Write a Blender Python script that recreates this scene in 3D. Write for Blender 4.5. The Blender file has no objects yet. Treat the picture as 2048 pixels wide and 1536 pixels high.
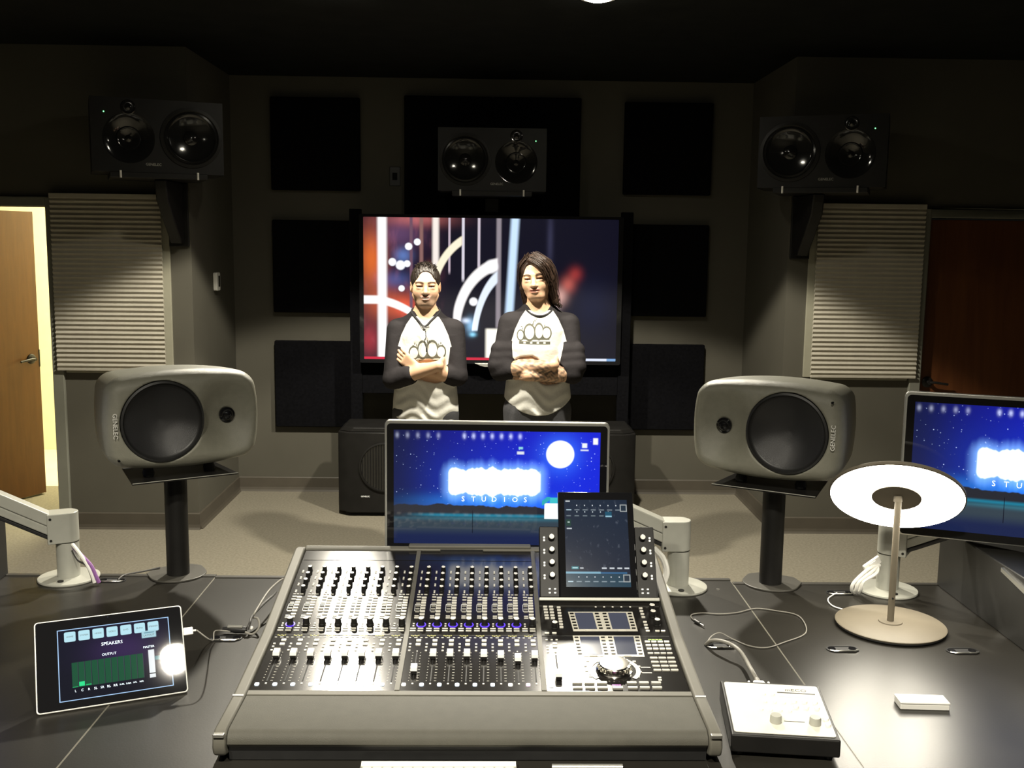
import bpy, bmesh, math, random
import numpy as np
from mathutils import Vector, Matrix, Euler

random.seed(7)
rng = np.random.default_rng(7)
SC = bpy.context.scene
COL = SC.collection
PI = math.pi

# ------------------------------------------------------------------ camera
F_PX, CAM_H = 2050.0, 1.79
PITCH, YAW, ROLL = [math.radians(a) for a in (7.72, 1.23, 0.7)]
_f0 = Vector((math.sin(YAW), math.cos(YAW), 0)); _r0 = Vector((math.cos(YAW), -math.sin(YAW), 0)); _z = Vector((0, 0, 1))
CFW = math.cos(PITCH) * _f0 - math.sin(PITCH) * _z
_u0 = math.cos(PITCH) * _z + math.sin(PITCH) * _f0
CR = math.cos(ROLL) * _r0 + math.sin(ROLL) * _u0
CU = math.cos(ROLL) * _u0 - math.sin(ROLL) * _r0
CPOS = Vector((0, 0, CAM_H))
cam_d = bpy.data.cameras.new('camera'); cam_d.sensor_width = 36.0; cam_d.lens = F_PX / 2048 * 36.0
cam_d.clip_start = 0.05; cam_d.clip_end = 60
cam = bpy.data.objects.new('camera', cam_d); COL.objects.link(cam)
cam.matrix_world = Matrix(((CR.x, CU.x, -CFW.x, CPOS.x), (CR.y, CU.y, -CFW.y, CPOS.y), (CR.z, CU.z, -CFW.z, CPOS.z), (0, 0, 0, 1)))
SC.camera = cam

# ------------------------------------------------------------------ world, exposure
SC.view_settings.view_transform = 'Standard'
SC.view_settings.look = 'None'
SC.view_settings.gamma = 1.0
SC.view_settings.use_curve_mapping = False
SC.view_settings.exposure = 0.0
w = bpy.data.worlds.new('world'); SC.world = w; w.use_nodes = True
w.node_tree.nodes['Background'].inputs[0].default_value = (0.9, 1.0, 0.85, 1)
w.node_tree.nodes['Background'].inputs[1].default_value = 0.004

# ------------------------------------------------------------------ ceiling downlights (each is also built as a fixture further down)
CEIL = 2.925
DOWNLIGHTS = [(-0.75, 4.90, 400, 20), (0.48, 4.90, 400, 20), (-1.04, 0.53, 150, 130), (0.24, 0.53, 150, 130)]    # x, y, beam W, spill W
def spot(name, loc, energy, angle, blend, radius=0.05, color=(1.0, 0.93, 0.78)):
    d = bpy.data.lights.new(name, 'SPOT'); d.energy = energy; d.spot_size = math.radians(angle); d.spot_blend = blend
    d.shadow_soft_size = radius; d.color = color
    o = bpy.data.objects.new(name, d); COL.objects.link(o); o.location = loc
    return o
for x, y, wb, ws in DOWNLIGHTS:
    spot('downlight_beam', (x, y, CEIL - 0.06), wb, 116, 0.12)
    spot('downlight_spill', (x, y, CEIL - 0.06), ws, 160, 0.9)
ld = bpy.data.lights.new('corridor_light', 'AREA'); ld.energy = 140; ld.size = 0.9; ld.color = (1.0, 0.95, 0.66)
lo = bpy.data.objects.new('corridor_light', ld); COL.objects.link(lo); lo.location = (-2.5, 8.15, 2.62)

# ------------------------------------------------------------------ pixel helpers (2048 x 1536 frame)
def ray(px, py): return CFW * F_PX + CR * (px - 1024) - CU * (py - 768)
def PZ(px, py, z): d = ray(px, py); return CPOS + d * ((z - CAM_H) / d.z)
def PY(px, py, y): d = ray(px, py); return CPOS + d * (y / d.y)
def hit(px, py, p0, n): d = ray(px, py); return CPOS + d * ((Vector(p0) - CPOS).dot(n) / d.dot(n))

# ------------------------------------------------------------------ mesh helpers
class MB:
    def __init__(s): s.v = []; s.f = []; s.m = []; s.M = Matrix.Identity(4); s.mi = 0
    def add(s, vs, fs):
        b = len(s.v); s.v += [tuple(s.M @ Vector(p)) for p in vs]
        s.f += [tuple(b + i for i in f) for f in fs]; s.m += [s.mi] * len(fs); return s
    def box(s, c, sz):
        x, y, z = c; a, b, d = sz[0] / 2, sz[1] / 2, sz[2] / 2
        vs = [(x + i * a, y + j * b, z + k * d) for k in (-1, 1) for j in (-1, 1) for i in (-1, 1)]
        return s.add(vs, [(0, 2, 3, 1), (4, 5, 7, 6), (0, 1, 5, 4), (2, 6, 7, 3), (0, 4, 6, 2), (1, 3, 7, 5)])
    def box2(s, lo, hi): return s.box([(lo[i] + hi[i]) / 2 for i in range(3)], [hi[i] - lo[i] for i in range(3)])
    def prism(s, poly, z0, z1, axis='z'):
        n = len(poly)
        def P(a, b, c): return {'z': (a, b, c), 'y': (a, c, b), 'x': (c, a, b)}[axis]
        vs = [P(a, b, z0) for a, b in poly] + [P(a, b, z1) for a, b in poly]
        return s.add(vs, [tuple(range(n))[::-1], tuple(range(n, 2 * n))] + [(i, (i + 1) % n, n + (i + 1) % n, n + i) for i in range(n)])
    def lathe(s, prof, n=24, a0=0.0, a1=2 * PI, cap=False):
        full = abs(a1 - a0 - 2 * PI) < 1e-6; m = n if full else n + 1
        vs = []; k = len(prof)
        for i in range(m):
            a = a0 + (a1 - a0) * i / n
            vs += [(r * math.cos(a), r * math.sin(a), z) for r, z in prof]
        fs = []
        for i in range(n):
            j = (i + 1) % m
            for q in range(k - 1):
                A = (i * k + q, j * k + q, j * k + q + 1, i * k + q + 1)
                fs.append(A)
        if cap: fs.append(tuple(i * k for i in range(m))[::-1]); fs.append(tuple(i * k + k - 1 for i in range(m)))
        return s.add(vs, fs)
    def cyl(s, p0, p1, r0, r1=None, n=16):
        r1 = r0 if r1 is None else r1
        return s.tube([p0, p1], [r0, r1], n)
    def tube(s, pts, r, n=8, closed=False):
        pts = [Vector(p) for p in pts]; k = len(pts)
        rr = r if isinstance(r, (list, tuple)) else [r] * k
        vs = []; up = None
        for i, p in enumerate(pts):
            t = (pts[(i + 1) % k] - pts[i - 1]) if closed else (pts[min(i + 1, k - 1)] - pts[max(i - 1, 0)])
            t.normalize()
            if up is None:
                up = Vector((0, 0, 1)) if abs(t.z) < .9 else Vector((1, 0, 0))
            a = t.cross(up)
            if a.length < 1e-6: a = t.orthogonal()
            a.normalize(); b = a.cross(t).normalized(); up = b
            vs += [tuple(p + (a * math.cos(2 * PI * q / n) + b * math.sin(2 * PI * q / n)) * rr[i]) for q in range(n)]
        fs = []
        for i in range(k if closed else k - 1):
            j = (i + 1) % k
            fs += [(i * n + q, i * n + (q + 1) % n, j * n + (q + 1) % n, j * n + q) for q in range(n)]
        if not closed: fs += [tuple(range(n))[::-1], tuple((k - 1) * n + q for q in range(n))]
        return s.add(vs, fs)
    def sphere(s, c, r, nu=16, nv=10, sc=(1, 1, 1)):
        prof = [(max(1e-5, r * math.sin(PI * i / nv)), -r * math.cos(PI * i / nv)) for i in range(nv + 1)]
        M0 = s.M.copy(); s.M = M0 @ Matrix.Translation(c) @ Matrix.Diagonal((*sc, 1)); s.lathe(prof, nu); s.M = M0; return s
    def mesh(s, name, mats, smooth=False):
        me = bpy.data.meshes.new(name); me.from_pydata(s.v, [], s.f)
        for m in (mats if isinstance(mats, (list, tuple)) else [mats]): me.materials.append(m)
        me.polygons.foreach_set('material_index', s.m)
        bm = bmesh.new(); bm.from_mesh(me)
        bmesh.ops.remove_doubles(bm, verts=bm.verts, dist=1e-6)
        bmesh.ops.recalc_face_normals(bm, faces=bm.faces)
        bm.to_mesh(me); bm.free()
        if smooth: shade(me)
        me.update(); return me
    def build(s, name, mats, parent=None, smooth=False, bevel=0, seg=2, loc=None):
        return link(name, s.mesh(name, mats, smooth), parent, bevel, seg, loc)
def shade(me, ang=38):
    me.polygons.foreach_set('use_smooth', [True] * len(me.polygons))
    try: me.set_sharp_from_angle(angle=math.radians(ang))
    except Exception: pass
def link(name, me, parent=None, bevel=0, seg=2, loc=None, rot=None):
    o = bpy.data.objects.new(name, me); COL.objects.link(o)
    if parent is not None: o.parent = parent
    if loc is not None: o.location = loc
    if rot is not None: o.rotation_euler = rot
    if bevel:
        b = o.modifiers.new('bevel', 'BEVEL'); b.width = bevel; b.segments = seg; b.limit_method = 'ANGLE'; b.angle_limit = math.radians(40)
        o.data.polygons.foreach_set('use_smooth', [True] * len(o.data.polygons))
        b.harden_normals = True
    return o
def matrix_obj(o, M): o.matrix_local = M; return o
def thing(name, label, cat, loc=(0, 0, 0), rz=0.0, group=None):
    o = bpy.data.objects.new(name, None); COL.objects.link(o); o.empty_display_size = 0.05
    o.location = loc; o.rotation_euler = (0, 0, rz); return tag(o, label, cat, group)
def tag(o, label, cat, group=None):
    o['label'] = label; o['category'] = cat
    if group: o['group'] = group
    return o
def struct(o): o['kind'] = 'structure'; return o
def copy_tree(o, parent=None):
    c = o.copy(); COL.objects.link(c); c.parent = parent
    for ch in list(o.children): copy_tree(ch, c)
    return c
def spline(pts, n=8, closed=False):
    P = [Vector(p) for p in pts]; out = []; k = len(P)
    for i in range(k - 1):
        p0, p1, p2, p3 = P[max(i - 1, 0)], P[i], P[i + 1], P[min(i + 2, k - 1)]
        for q in range(n):
            t = q / n
            out.append(0.5 * ((2 * p1) + (p2 - p0) * t + (2 * p0 - 5 * p1 + 4 * p2 - p3) * t * t + (3 * p1 - p0 - 3 * p2 + p3) * t ** 3))
    out.append(P[-1]); return out
def rrect(w, h, r, n=5, cx=0, cy=0):
    pts = []
    for sx, sy, a in ((1, 1, 0), (-1, 1, PI / 2), (-1, -1, PI), (1, -1, 1.5 * PI)):
        for i in range(n + 1):
            t = a + PI / 2 * i / n
            pts.append((cx + sx * (w / 2 - r) + r * math.cos(t), cy + sy * (h / 2 - r) + r * math.sin(t)))
    return pts
def ring_prism(mb, outer, inner, z0, z1):
    n = len(outer)
    vs = [(a, b, z0) for a, b in outer] + [(a, b, z1) for a, b in outer] + [(a, b, z0) for a, b in inner] + [(a, b, z1) for a, b in inner]
    fs = []
    for i in range(n):
        j = (i + 1) % n
        fs += [(i, j, n + j, n + i), (2 * n + i, 3 * n + i, 3 * n + j, 2 * n + j), (n + i, n + j, 3 * n + j, 3 * n + i), (i, 2 * n + i, 2 * n + j, j)]
    return mb.add(vs, fs)
def text_mesh(name, s, size, mat, extrude=0.0, align='CENTER'):
    c = bpy.data.curves.new(name, 'FONT'); c.body = s; c.size = size; c.align_x = align; c.align_y = 'CENTER'; c.extrude = extrude; c.resolution_u = 2
    o = bpy.data.objects.new(name, c); COL.objects.link(o)
    dg = bpy.context.evaluated_depsgraph_get()
    me = bpy.data.meshes.new_from_object(o.evaluated_get(dg)); bpy.data.objects.remove(o); bpy.data.curves.remove(c)
    me.materials.clear(); me.materials.append(mat); me.name = name
    return me
def screen_quad(w, h):      # in the local XZ plane, facing -Y, with UVs
    me = bpy.data.meshes.new('screen')
    me.from_pydata([(-w / 2, 0, -h / 2), (w / 2, 0, -h / 2), (w / 2, 0, h / 2), (-w / 2, 0, h / 2)], [], [(0, 1, 2, 3)])
    uv = me.uv_layers.new(name='UVMap')
    for i, c in enumerate(((0, 0), (1, 0), (1, 1), (0, 1))): uv.data[i].uv = c
    return me

# ------------------------------------------------------------------ materials
def mat(name, col, rough=0.5, metal=0.0, spec=0.5, emit=None, estr=1.0, vary=0.0, vscale=20.0, bump=0.0, bscale=200.0, aniso=0.0, coat=0.0):
    m = bpy.data.materials.new(name); m.use_nodes = True; nt = m.node_tree; b = nt.nodes['Principled BSDF']
    b.inputs['Base Color'].default_value = (*col, 1); b.inputs['Roughness'].default_value = rough; b.inputs['Metallic'].default_value = metal
    b.inputs['Specular IOR Level'].default_value = spec
    if aniso: b.inputs['Anisotropic'].default_value = aniso
    if coat: b.inputs['Coat Weight'].default_value = coat; b.inputs['Coat Roughness'].default_value = 0.05
    if emit: b.inputs['Emission Color'].default_value = (*emit, 1); b.inputs['Emission Strength'].default_value = estr
    if vary or bump:
        tc = nt.nodes.new('ShaderNodeTexCoord')
    if vary:
        nz = nt.nodes.new('ShaderNodeTexNoise'); nz.inputs['Scale'].default_value = vscale; nz.inputs['Detail'].default_value = 4
        nt.links.new(tc.outputs['Object'], nz.inputs['Vector'])
        mr = nt.nodes.new('ShaderNodeMapRange'); mr.inputs['From Min'].default_value = .3; mr.inputs['From Max'].default_value = .7
        mr.inputs['To Min'].default_value = 1 - vary; mr.inputs['To Max'].default_value = 1 + vary
        nt.links.new(nz.outputs['Fac'], mr.inputs['Value'])
        vm = nt.nodes.new('ShaderNodeVectorMath'); vm.operation = 'SCALE'; vm.inputs[0].default_value = col
        nt.links.new(mr.outputs['Result'], vm.inputs['Scale']); nt.links.new(vm.outputs[0], b.inputs['Base Color'])
    if bump:
        n2 = nt.nodes.new('ShaderNodeTexNoise'); n2.inputs['Scale'].default_value = bscale; n2.inputs['Detail'].default_value = 3
        nt.links.new(tc.outputs['Object'], n2.inputs['Vector'])
        bp = nt.nodes.new('ShaderNodeBump'); bp.inputs['Strength'].default_value = bump; bp.inputs['Distance'].default_value = 0.004
        nt.links.new(n2.outputs['Fac'], bp.inputs['Height']); nt.links.new(bp.outputs['Normal'], b.inputs['Normal'])
    return m
def wood(name, c1, c2, rough=0.35):
    m = mat(name, c1, rough); nt = m.node_tree; b = nt.nodes['Principled BSDF']
    tc = nt.nodes.new('ShaderNodeTexCoord'); mp = nt.nodes.new('ShaderNodeMapping'); mp.inputs['Scale'].default_value = (9, 9, 0.9)
    nz = nt.nodes.new('ShaderNodeTexNoise'); nz.inputs['Scale'].default_value = 3.0; nz.inputs['Detail'].default_value = 6; nz.inputs['Distortion'].default_value = .6
    cr = nt.nodes.new('ShaderNodeValToRGB'); cr.color_ramp.elements[0].color = (*c1, 1); cr.color_ramp.elements[1].color = (*c2, 1)
    cr.color_ramp.elements[0].position = .3; cr.color_ramp.elements[1].position = .75
    for a, c in ((tc.outputs['Object'], mp.inputs[0]), (mp.outputs[0], nz.inputs['Vector']), (nz.outputs['Fac'], cr.inputs[0]), (cr.outputs[0], b.inputs['Base Color'])): nt.links.new(a, c)
    return m

class X:
    """node expression on scalar sockets"""
    nt = None
    def __init__(s, v): s.v = v
    @staticmethod
    def op(o, *a, clamp=False):
        n = X.nt.nodes.new('ShaderNodeMath'); n.operation = o; n.use_clamp = clamp
        for i, q in enumerate(a):
            q = q.v if isinstance(q, X) else q
            if isinstance(q, (int, float)): n.inputs[i].default_value = q
            else: X.nt.links.new(q, n.inputs[i])
        return X(n.outputs[0])
    def __add__(s, o): return X.op('ADD', s, o)
    __radd__ = __add__
    def __sub__(s, o): return X.op('SUBTRACT', s, o)
    def __rsub__(s, o): return X.op('SUBTRACT', o, s)
    def __mul__(s, o): return X.op('MULTIPLY', s, o)
    __rmul__ = __mul__
    def __truediv__(s, o): return X.op('DIVIDE', s, o)
    def abs(s): return X.op('ABSOLUTE', s)
    def sqrt(s): return X.op('SQRT', s)
    def min(s, o): return X.op('MINIMUM', s, o)
    def max(s, o): return X.op('MAXIMUM', s, o)
    def step(s, e0, e1):       # smoothstep, e0 > e1 allowed
        n = X.nt.nodes.new('ShaderNodeMapRange'); n.interpolation_type = 'SMOOTHSTEP'
        lo, hi, a, b = (e0, e1, 0, 1) if e0 < e1 else (e1, e0, 1, 0)
        n.inputs['From Min'].default_value = lo; n.inputs['From Max'].default_value = hi; n.inputs['To Min'].default_value = a; n.inputs['To Max'].default_value = b
        X.nt.links.new(s.v, n.inputs['Value']); return X(n.outputs['Result'])
def rgb(r, g, b):
    n = X.nt.nodes.new('ShaderNodeCombineXYZ')
    for i, q in enumerate((r, g, b)):
        if isinstance(q, X): X.nt.links.new(q.v, n.inputs[i])
        else: n.inputs[i].default_value = q
    return n.outputs[0]
class Paint:
    """three scalar channels, painted layer over layer"""
    def __init__(s, r, g, b): s.c = [r, g, b]
    def over(s, mask, col):
        s.c = [X.op('MULTIPLY_ADD', mask, (k - c) if isinstance(c, X) else (k - c), c) for c, k in zip(s.c, col)]
    def plus(s, mask, col): s.c = [X.op('MULTIPLY_ADD', mask, k, c) for c, k in zip(s.c, col)]
def screen_mat(name, fn, strength=1.0, rough=0.06):
    m = bpy.data.materials.new(name); m.use_nodes = True; nt = m.node_tree; b = nt.nodes['Principled BSDF']
    b.inputs['Base Color'].default_value = (.006, .006, .007, 1); b.inputs['Roughness'].default_value = rough
    X.nt = nt
    uv = nt.nodes.new('ShaderNodeUVMap'); sp = nt.nodes.new('ShaderNodeSeparateXYZ'); nt.links.new(uv.outputs[0], sp.inputs[0])
    p = fn(X(sp.outputs[0]), X(sp.outputs[1]), uv.outputs[0])
    nt.links.new(rgb(*p.c), b.inputs['Emission Color']); b.inputs['Emission Strength'].default_value = strength
    return m
def disc(u, v, cu, cv, r, asp, soft=.25):      # asp = width/height
    d = ((u - cu) * (u - cu) * (asp * asp) + (v - cv) * (v - cv)).sqrt()
    return d.step(r * (1 + soft), r * (1 - soft))
def bar(u, c, w, soft=.5): return (u - c).abs().step(w / 2 * (1 + soft), w / 2 * (1 - soft)) if isinstance(u, X) else None
def rect(u, v, u0, u1, v0, v1, su=.004, sv=.006):
    a = (u - (u0 + u1) / 2).abs().step((u1 - u0) / 2 + su, (u1 - u0) / 2 - su)
    b = (v - (v0 + v1) / 2).abs().step((v1 - v0) / 2 + sv, (v1 - v0) / 2 - sv)
    return a * b
def glow(u, v, cu, cv, ru, rv):
    d = ((u - cu) / ru) * ((u - cu) / ru) + ((v - cv) / rv) * ((v - cv) / rv)
    return X.op('POWER', 2.718, d * -1.0)
M = {}
M['wall'] = mat('wall_paint', (.076, .071, .055), .75, spec=.25, vary=.05, vscale=3, bump=.08, bscale=350)
M['ceil'] = mat('ceiling_black', (.010, .011, .010), .9, spec=.1, vary=.2, vscale=6)
M['carpet'] = mat('carpet', (.20, .182, .140), .95, spec=.1, vary=.16, vscale=70, bump=.5, bscale=500)
M['base'] = mat('rubber_base', (.062, .053, .039), .55, vary=.08, vscale=8)
M['trim'] = mat('trim_paint', (.26, .25, .19), .5, vary=.04)
M['frame_grey'] = mat('frame_paint', (.16, .16, .13), .5, vary=.04)
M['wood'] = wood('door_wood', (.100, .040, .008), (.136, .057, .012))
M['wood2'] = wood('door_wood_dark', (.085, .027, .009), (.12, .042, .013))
M['cream'] = mat('corridor_paint', (.86, .80, .60), .7, vary=.03)
M['tile'] = mat('corridor_floor', (.74, .66, .48), .22, vary=.06, vscale=5)
M['darkmetal'] = mat('dark_metal', (.014, .013, .012), .4, metal=.2)
M['fabric'] = mat('black_acoustic_fabric', (.0034, .0034, .0042), .95, spec=.05, vary=.25, vscale=60, bump=.3, bscale=600)
M['blind'] = mat('blind_fabric', (.36, .335, .275), .85, spec=.15, vary=.04, vscale=30)
M['glass'] = mat('window_glass', (.02, .022, .022), .05)
M['black'] = mat('black_plastic', (.014, .014, .014), .42, vary=.15, vscale=30)
M['satin'] = mat('black_satin', (.010, .0095, .0088), .45, spec=.25, vary=.15, vscale=14)
M['gloss'] = mat('black_gloss', (.008, .008, .009), .045)
M['cone'] = mat('speaker_cone', (.010, .010, .010), .09, spec=.6)
M['surround'] = mat('pale_key_surround', (.55, .53, .46), .4)
M['cone2'] = mat('black_woofer_grille', (.020, .020, .021), .33, spec=.6, bump=.25, bscale=900)
M['sgrey'] = mat('speaker_grey_paint', (.22, .215, .172), .42, spec=.5, vary=.05, vscale=60, bump=.25, bscale=700)
M['steel'] = mat('brushed_steel', (.52, .51, .47), .28, metal=.9)
M['alu'] = mat('aluminium', (.62, .62, .58), .32, metal=.75)
M['silver'] = mat('silver_paint', (.38, .38, .335), .40, metal=.1, vary=.04, vscale=30)
M['plate'] = mat('pale_face_plate', (.70, .68, .60), .28, vary=.02)
M['white'] = mat('white_plastic', (.80, .79, .74), .40, vary=.02)
M['desk'] = mat('desk_black_laminate', (.017, .0155, .0125), .36, vary=.15, vscale=5, bump=.03, bscale=260)
M['deskedge'] = mat('desk_edge', (.045, .042, .036), .4)
M['seam'] = mat('pale_edge_band', (.16, .15, .12), .5)
M['cabinet'] = mat('cabinet_black', (.012, .0115, .010), .5, vary=.2, vscale=9)
M['panel'] = mat('console_black_panel', (.013, .012, .011), .13, spec=.4, vary=.1, vscale=8)
M['cframe'] = mat('console_grey_frame', (.105, .100, .081), .60, vary=.05, vscale=18)
M['pad'] = mat('armrest_vinyl', (.064, .061, .048), .70, vary=.06, vscale=30, bump=.2, bscale=600)
M['keyt'] = mat('translucent_key', (.58, .56, .49), .45, emit=(1, .95, .8), estr=.10)
M['keyd'] = mat('grey_key', (.30, .29, .25), .45)
M['kw'] = mat('white_mark', (.8, .8, .75), .5, emit=(1, .97, .9), estr=.35)
M['capw'] = mat('fader_cap', (.82, .80, .74), .35)
M['knobtop'] = mat('knob_top', (.72, .70, .64), .35)
M['blue'] = mat('blue_led', (.05, .03, .6), .3, emit=(.09, .03, 1.0), estr=1.6)
M['coolled'] = mat('white_led', (.7, .8, 1), .3, emit=(.72, .88, 1), estr=1.6)
M['warmled'] = mat('warm_led', (.9, .9, .8), .3, emit=(1, .97, .88), estr=1.2)
M['pinkled'] = mat('pink_led', (.9, .6, .8), .3, emit=(1, .6, .85), estr=1.1)
M['green'] = mat('green_led', (.1, .8, .2), .3, emit=(.15, 1, .25), estr=4.0)
M['oled'] = mat('yellow_text', (.6, .55, .1), .3, emit=(.75, .68, .18), estr=.8)
M['greentext'] = mat('green_text', (.3, .7, .1), .3, emit=(.45, .85, .05), estr=1.0)
M['magenta'] = mat('magenta_text', (.6, .2, .5), .3, emit=(.6, .2, .55), estr=.8)
M['lcd'] = mat('lcd_glass', (.045, .048, .06), .10, emit=(.10, .12, .22), estr=.25)
M['jog'] = mat('jog_metal', (.70, .68, .62), .16, metal=1.0)
M['lampglow'] = mat('lamp_diffuser', (.9, .9, .85), .5, emit=(1.0, .93, .78), estr=26.0)
M['lampmetal'] = mat('lamp_bronze', (.135, .115, .082), .60, vary=.04)
M['downglow'] = mat('downlight_bulb', (.9, .9, .85), .5, emit=(1.0, .93, .75), estr=160.0)
M['cable'] = mat('grey_cable', (.20, .19, .165), .5)
M['cabled'] = mat('dark_cable', (.035, .033, .03), .5)
M['purple'] = mat('purple_cable', (.24, .10, .30), .5)
M['greyplate'] = mat('dark_grey_plate', (.055, .052, .044), .42)
M['tabglass'] = mat('tablet_glass', (.008, .008, .009), .025)
M['rubber'] = mat('black_rubber', (.012, .012, .012), .7)

# ------------------------------------------------------------------ room shell
WY, BY = 6.29, 7.31            # front wall plane, alcove back wall plane
AX = 1.815                     # alcove half width
RX, RYB = 3.9, -1.6
def sbox(name, lo, hi, m, parent=None):
    lo, hi = Vector(lo), Vector(hi); c = (lo + hi) / 2; base = Vector((c.x, c.y, lo.z))
    o = MB().box2(lo - base, hi - base).build(name, m, parent, loc=base)
    return struct(o) if parent is None else o
sbox('floor', (-RX, RYB, -.1), (RX, BY + .1, 0), M['carpet'])
sbox('ceiling', (-RX, RYB, CEIL), (RX, BY + .1, CEIL + .1), M['ceil'])
sbox('wall_back', (-AX - .1, BY, 0), (AX + .1, BY + .12, CEIL), M['wall'])
sbox('wall_alcove_left', (-AX - .1, WY + .12, 0), (-AX, BY, CEIL), M['wall'])
sbox('wall_alcove_right', (AX, WY + .12, 0), (AX + .1, BY, CEIL), M['wall'])
sbox('wall_left', (-RX - .1, RYB, 0), (-RX, WY + .12, CEIL), M['wall'])
sbox('wall_right', (RX, RYB, 0), (RX + .1, WY + .12, CEIL), M['wall'])
sbox('wall_rear', (-RX, RYB - .1, 0), (RX, RYB, CEIL), M['wall'])
DZ = 1.985                      # door head
for side, s in (('left', -1), ('right', 1)):
    root = bpy.data.objects.new('wall_front_' + side, None); COL.objects.link(root); root.location = (s * 2.8, WY + .06, 0); struct(root)
    def seg(x0, x1, z0, z1):
        x0, x1 = sorted((s * x0 - s * 2.8, s * x1 - s * 2.8))
        MB().box2((x0, -.06, z0), (x1, .06, z1)).build('wall_section', M['wall'], root)
    seg(AX, 2.02, 0, CEIL); seg(2.02, 2.56, 0, 1.06); seg(2.02, 2.56, 2.0, CEIL); seg(2.56, 2.665, 0, CEIL)
    seg(2.665, 3.59, DZ, CEIL); seg(3.59, RX, 0, CEIL)
# the corridor seen through the open door
sbox('floor_corridor', (-5.2, WY + .12, -.1), (-AX - .1, 9.4, -.001), M['tile'])
sbox('wall_corridor_far', (-5.2, 8.75, 0), (-AX - .1, 8.9, 2.7), M['cream'])
sbox('wall_corridor_side', (-AX - .22, WY + .12, 0), (-AX - .101, 8.75, 2.7), M['cream'])
sbox('wall_corridor_left', (-5.3, WY + .12, 0), (-5.2, 8.9, 2.7), M['cream'])
sbox('ceiling_corridor', (-5.2, WY + .12, 2.7), (-AX - .1, 8.9, 2.8), M['cream'])
sbox('wall_corridor_near', (-5.2, WY + .0, 0), (-RX - .1, WY + .12, 2.7), M['cream'])
# dark room behind the closed door: only a stop so no light leaks
# baseboards (cove base with a thin lip)
def baseb(name, p0, p1, n):
    p0, p1, n = Vector(p0), Vector(p1), Vector(n); L = (p1 - p0).length; d = (p1 - p0).normalized()
    b = MB(); b.M = Matrix(((d.x, n.x, 0, 0), (d.y, n.y, 0, 0), (0, 0, 1, 0), (0, 0, 0, 1)))
    b.prism([(0, 0), (.022, 0), (.012, .012), (.008, .03), (.008, .098), (.004, .105), (0, .105)], 0, L, axis='x')
    o = b.build(name, M['base'], loc=p0); return struct(o)
baseb('baseboard_back', (-AX, BY, 0), (AX, BY, 0), (0, -1, 0))
baseb('baseboard_alcove_left', (-AX, WY, 0), (-AX, BY, 0), (1, 0, 0))
baseb('baseboard_alcove_right', (AX, WY, 0), (AX, BY, 0), (-1, 0, 0))
baseb('baseboard_front_left', (-2.60, WY, 0), (-AX + .008, WY, 0), (0, -1, 0))
baseb('baseboard_front_right', (AX - .008, WY, 0), (2.60, WY, 0), (0, -1, 0))

# doors: casing, slab, lever
for k, s in ((1, -1), (2, 1)):
    t = MB()
    for x0, x1, z0, z1 in ((2.605, 2.672, 0, DZ + .055), (3.585, 3.65, 0, DZ + .055), (2.672, 3.585, DZ, DZ + .055)):
        a, b = sorted((s * x0, s * x1)); t.box2((a - s * 3.1, -.085, z0), (b - s * 3.1, .085, z1))
    o = t.build('trim_%d' % k, M['frame_grey'], loc=(s * 3.1, WY + .06, 0), bevel=.004); struct(o)
def door(name, hinge, ang, woodmat, s):
    r = bpy.data.objects.new(name, None); COL.objects.link(r); r.location = hinge; r.rotation_euler = (0, 0, ang); struct(r)
    W = .905
    MB().box2((0 if s > 0 else -W, -.022, .012), (W if s > 0 else 0, .022, DZ - .008)).build('door_slab', woodmat, r, bevel=.003)
    x = s * (W - .07)
    h = MB(); h.M = Matrix.Translation((x, -.022, .97)) @ Matrix.Rotation(PI / 2, 4, 'X')
    h.lathe([(.0001, 0), (.034, 0), (.034, .006), (.028, .010), (.012, .012), (.012, .045), (.0001, .045)], 24)
    h.M = Matrix.Identity(4)
    h.tube(spline([(x, -.062, .97), (x - s * .03, -.066, .972), (x - s * .075, -.066, .966), (x - s * .115, -.062, .960)], 5), .008, 10)
    h.build('door_handle', M['darkmetal'], r, smooth=True)
    h2 = MB().box2((x + s * .062, -.024, .91), (x + s * .071, .024, 1.03)).build('latch_plate', M['darkmetal'], r)
    return r
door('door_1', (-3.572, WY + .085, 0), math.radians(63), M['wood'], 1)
door('door_2', (3.575, WY + .055, 0), 0, M['wood2'], -1)

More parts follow.
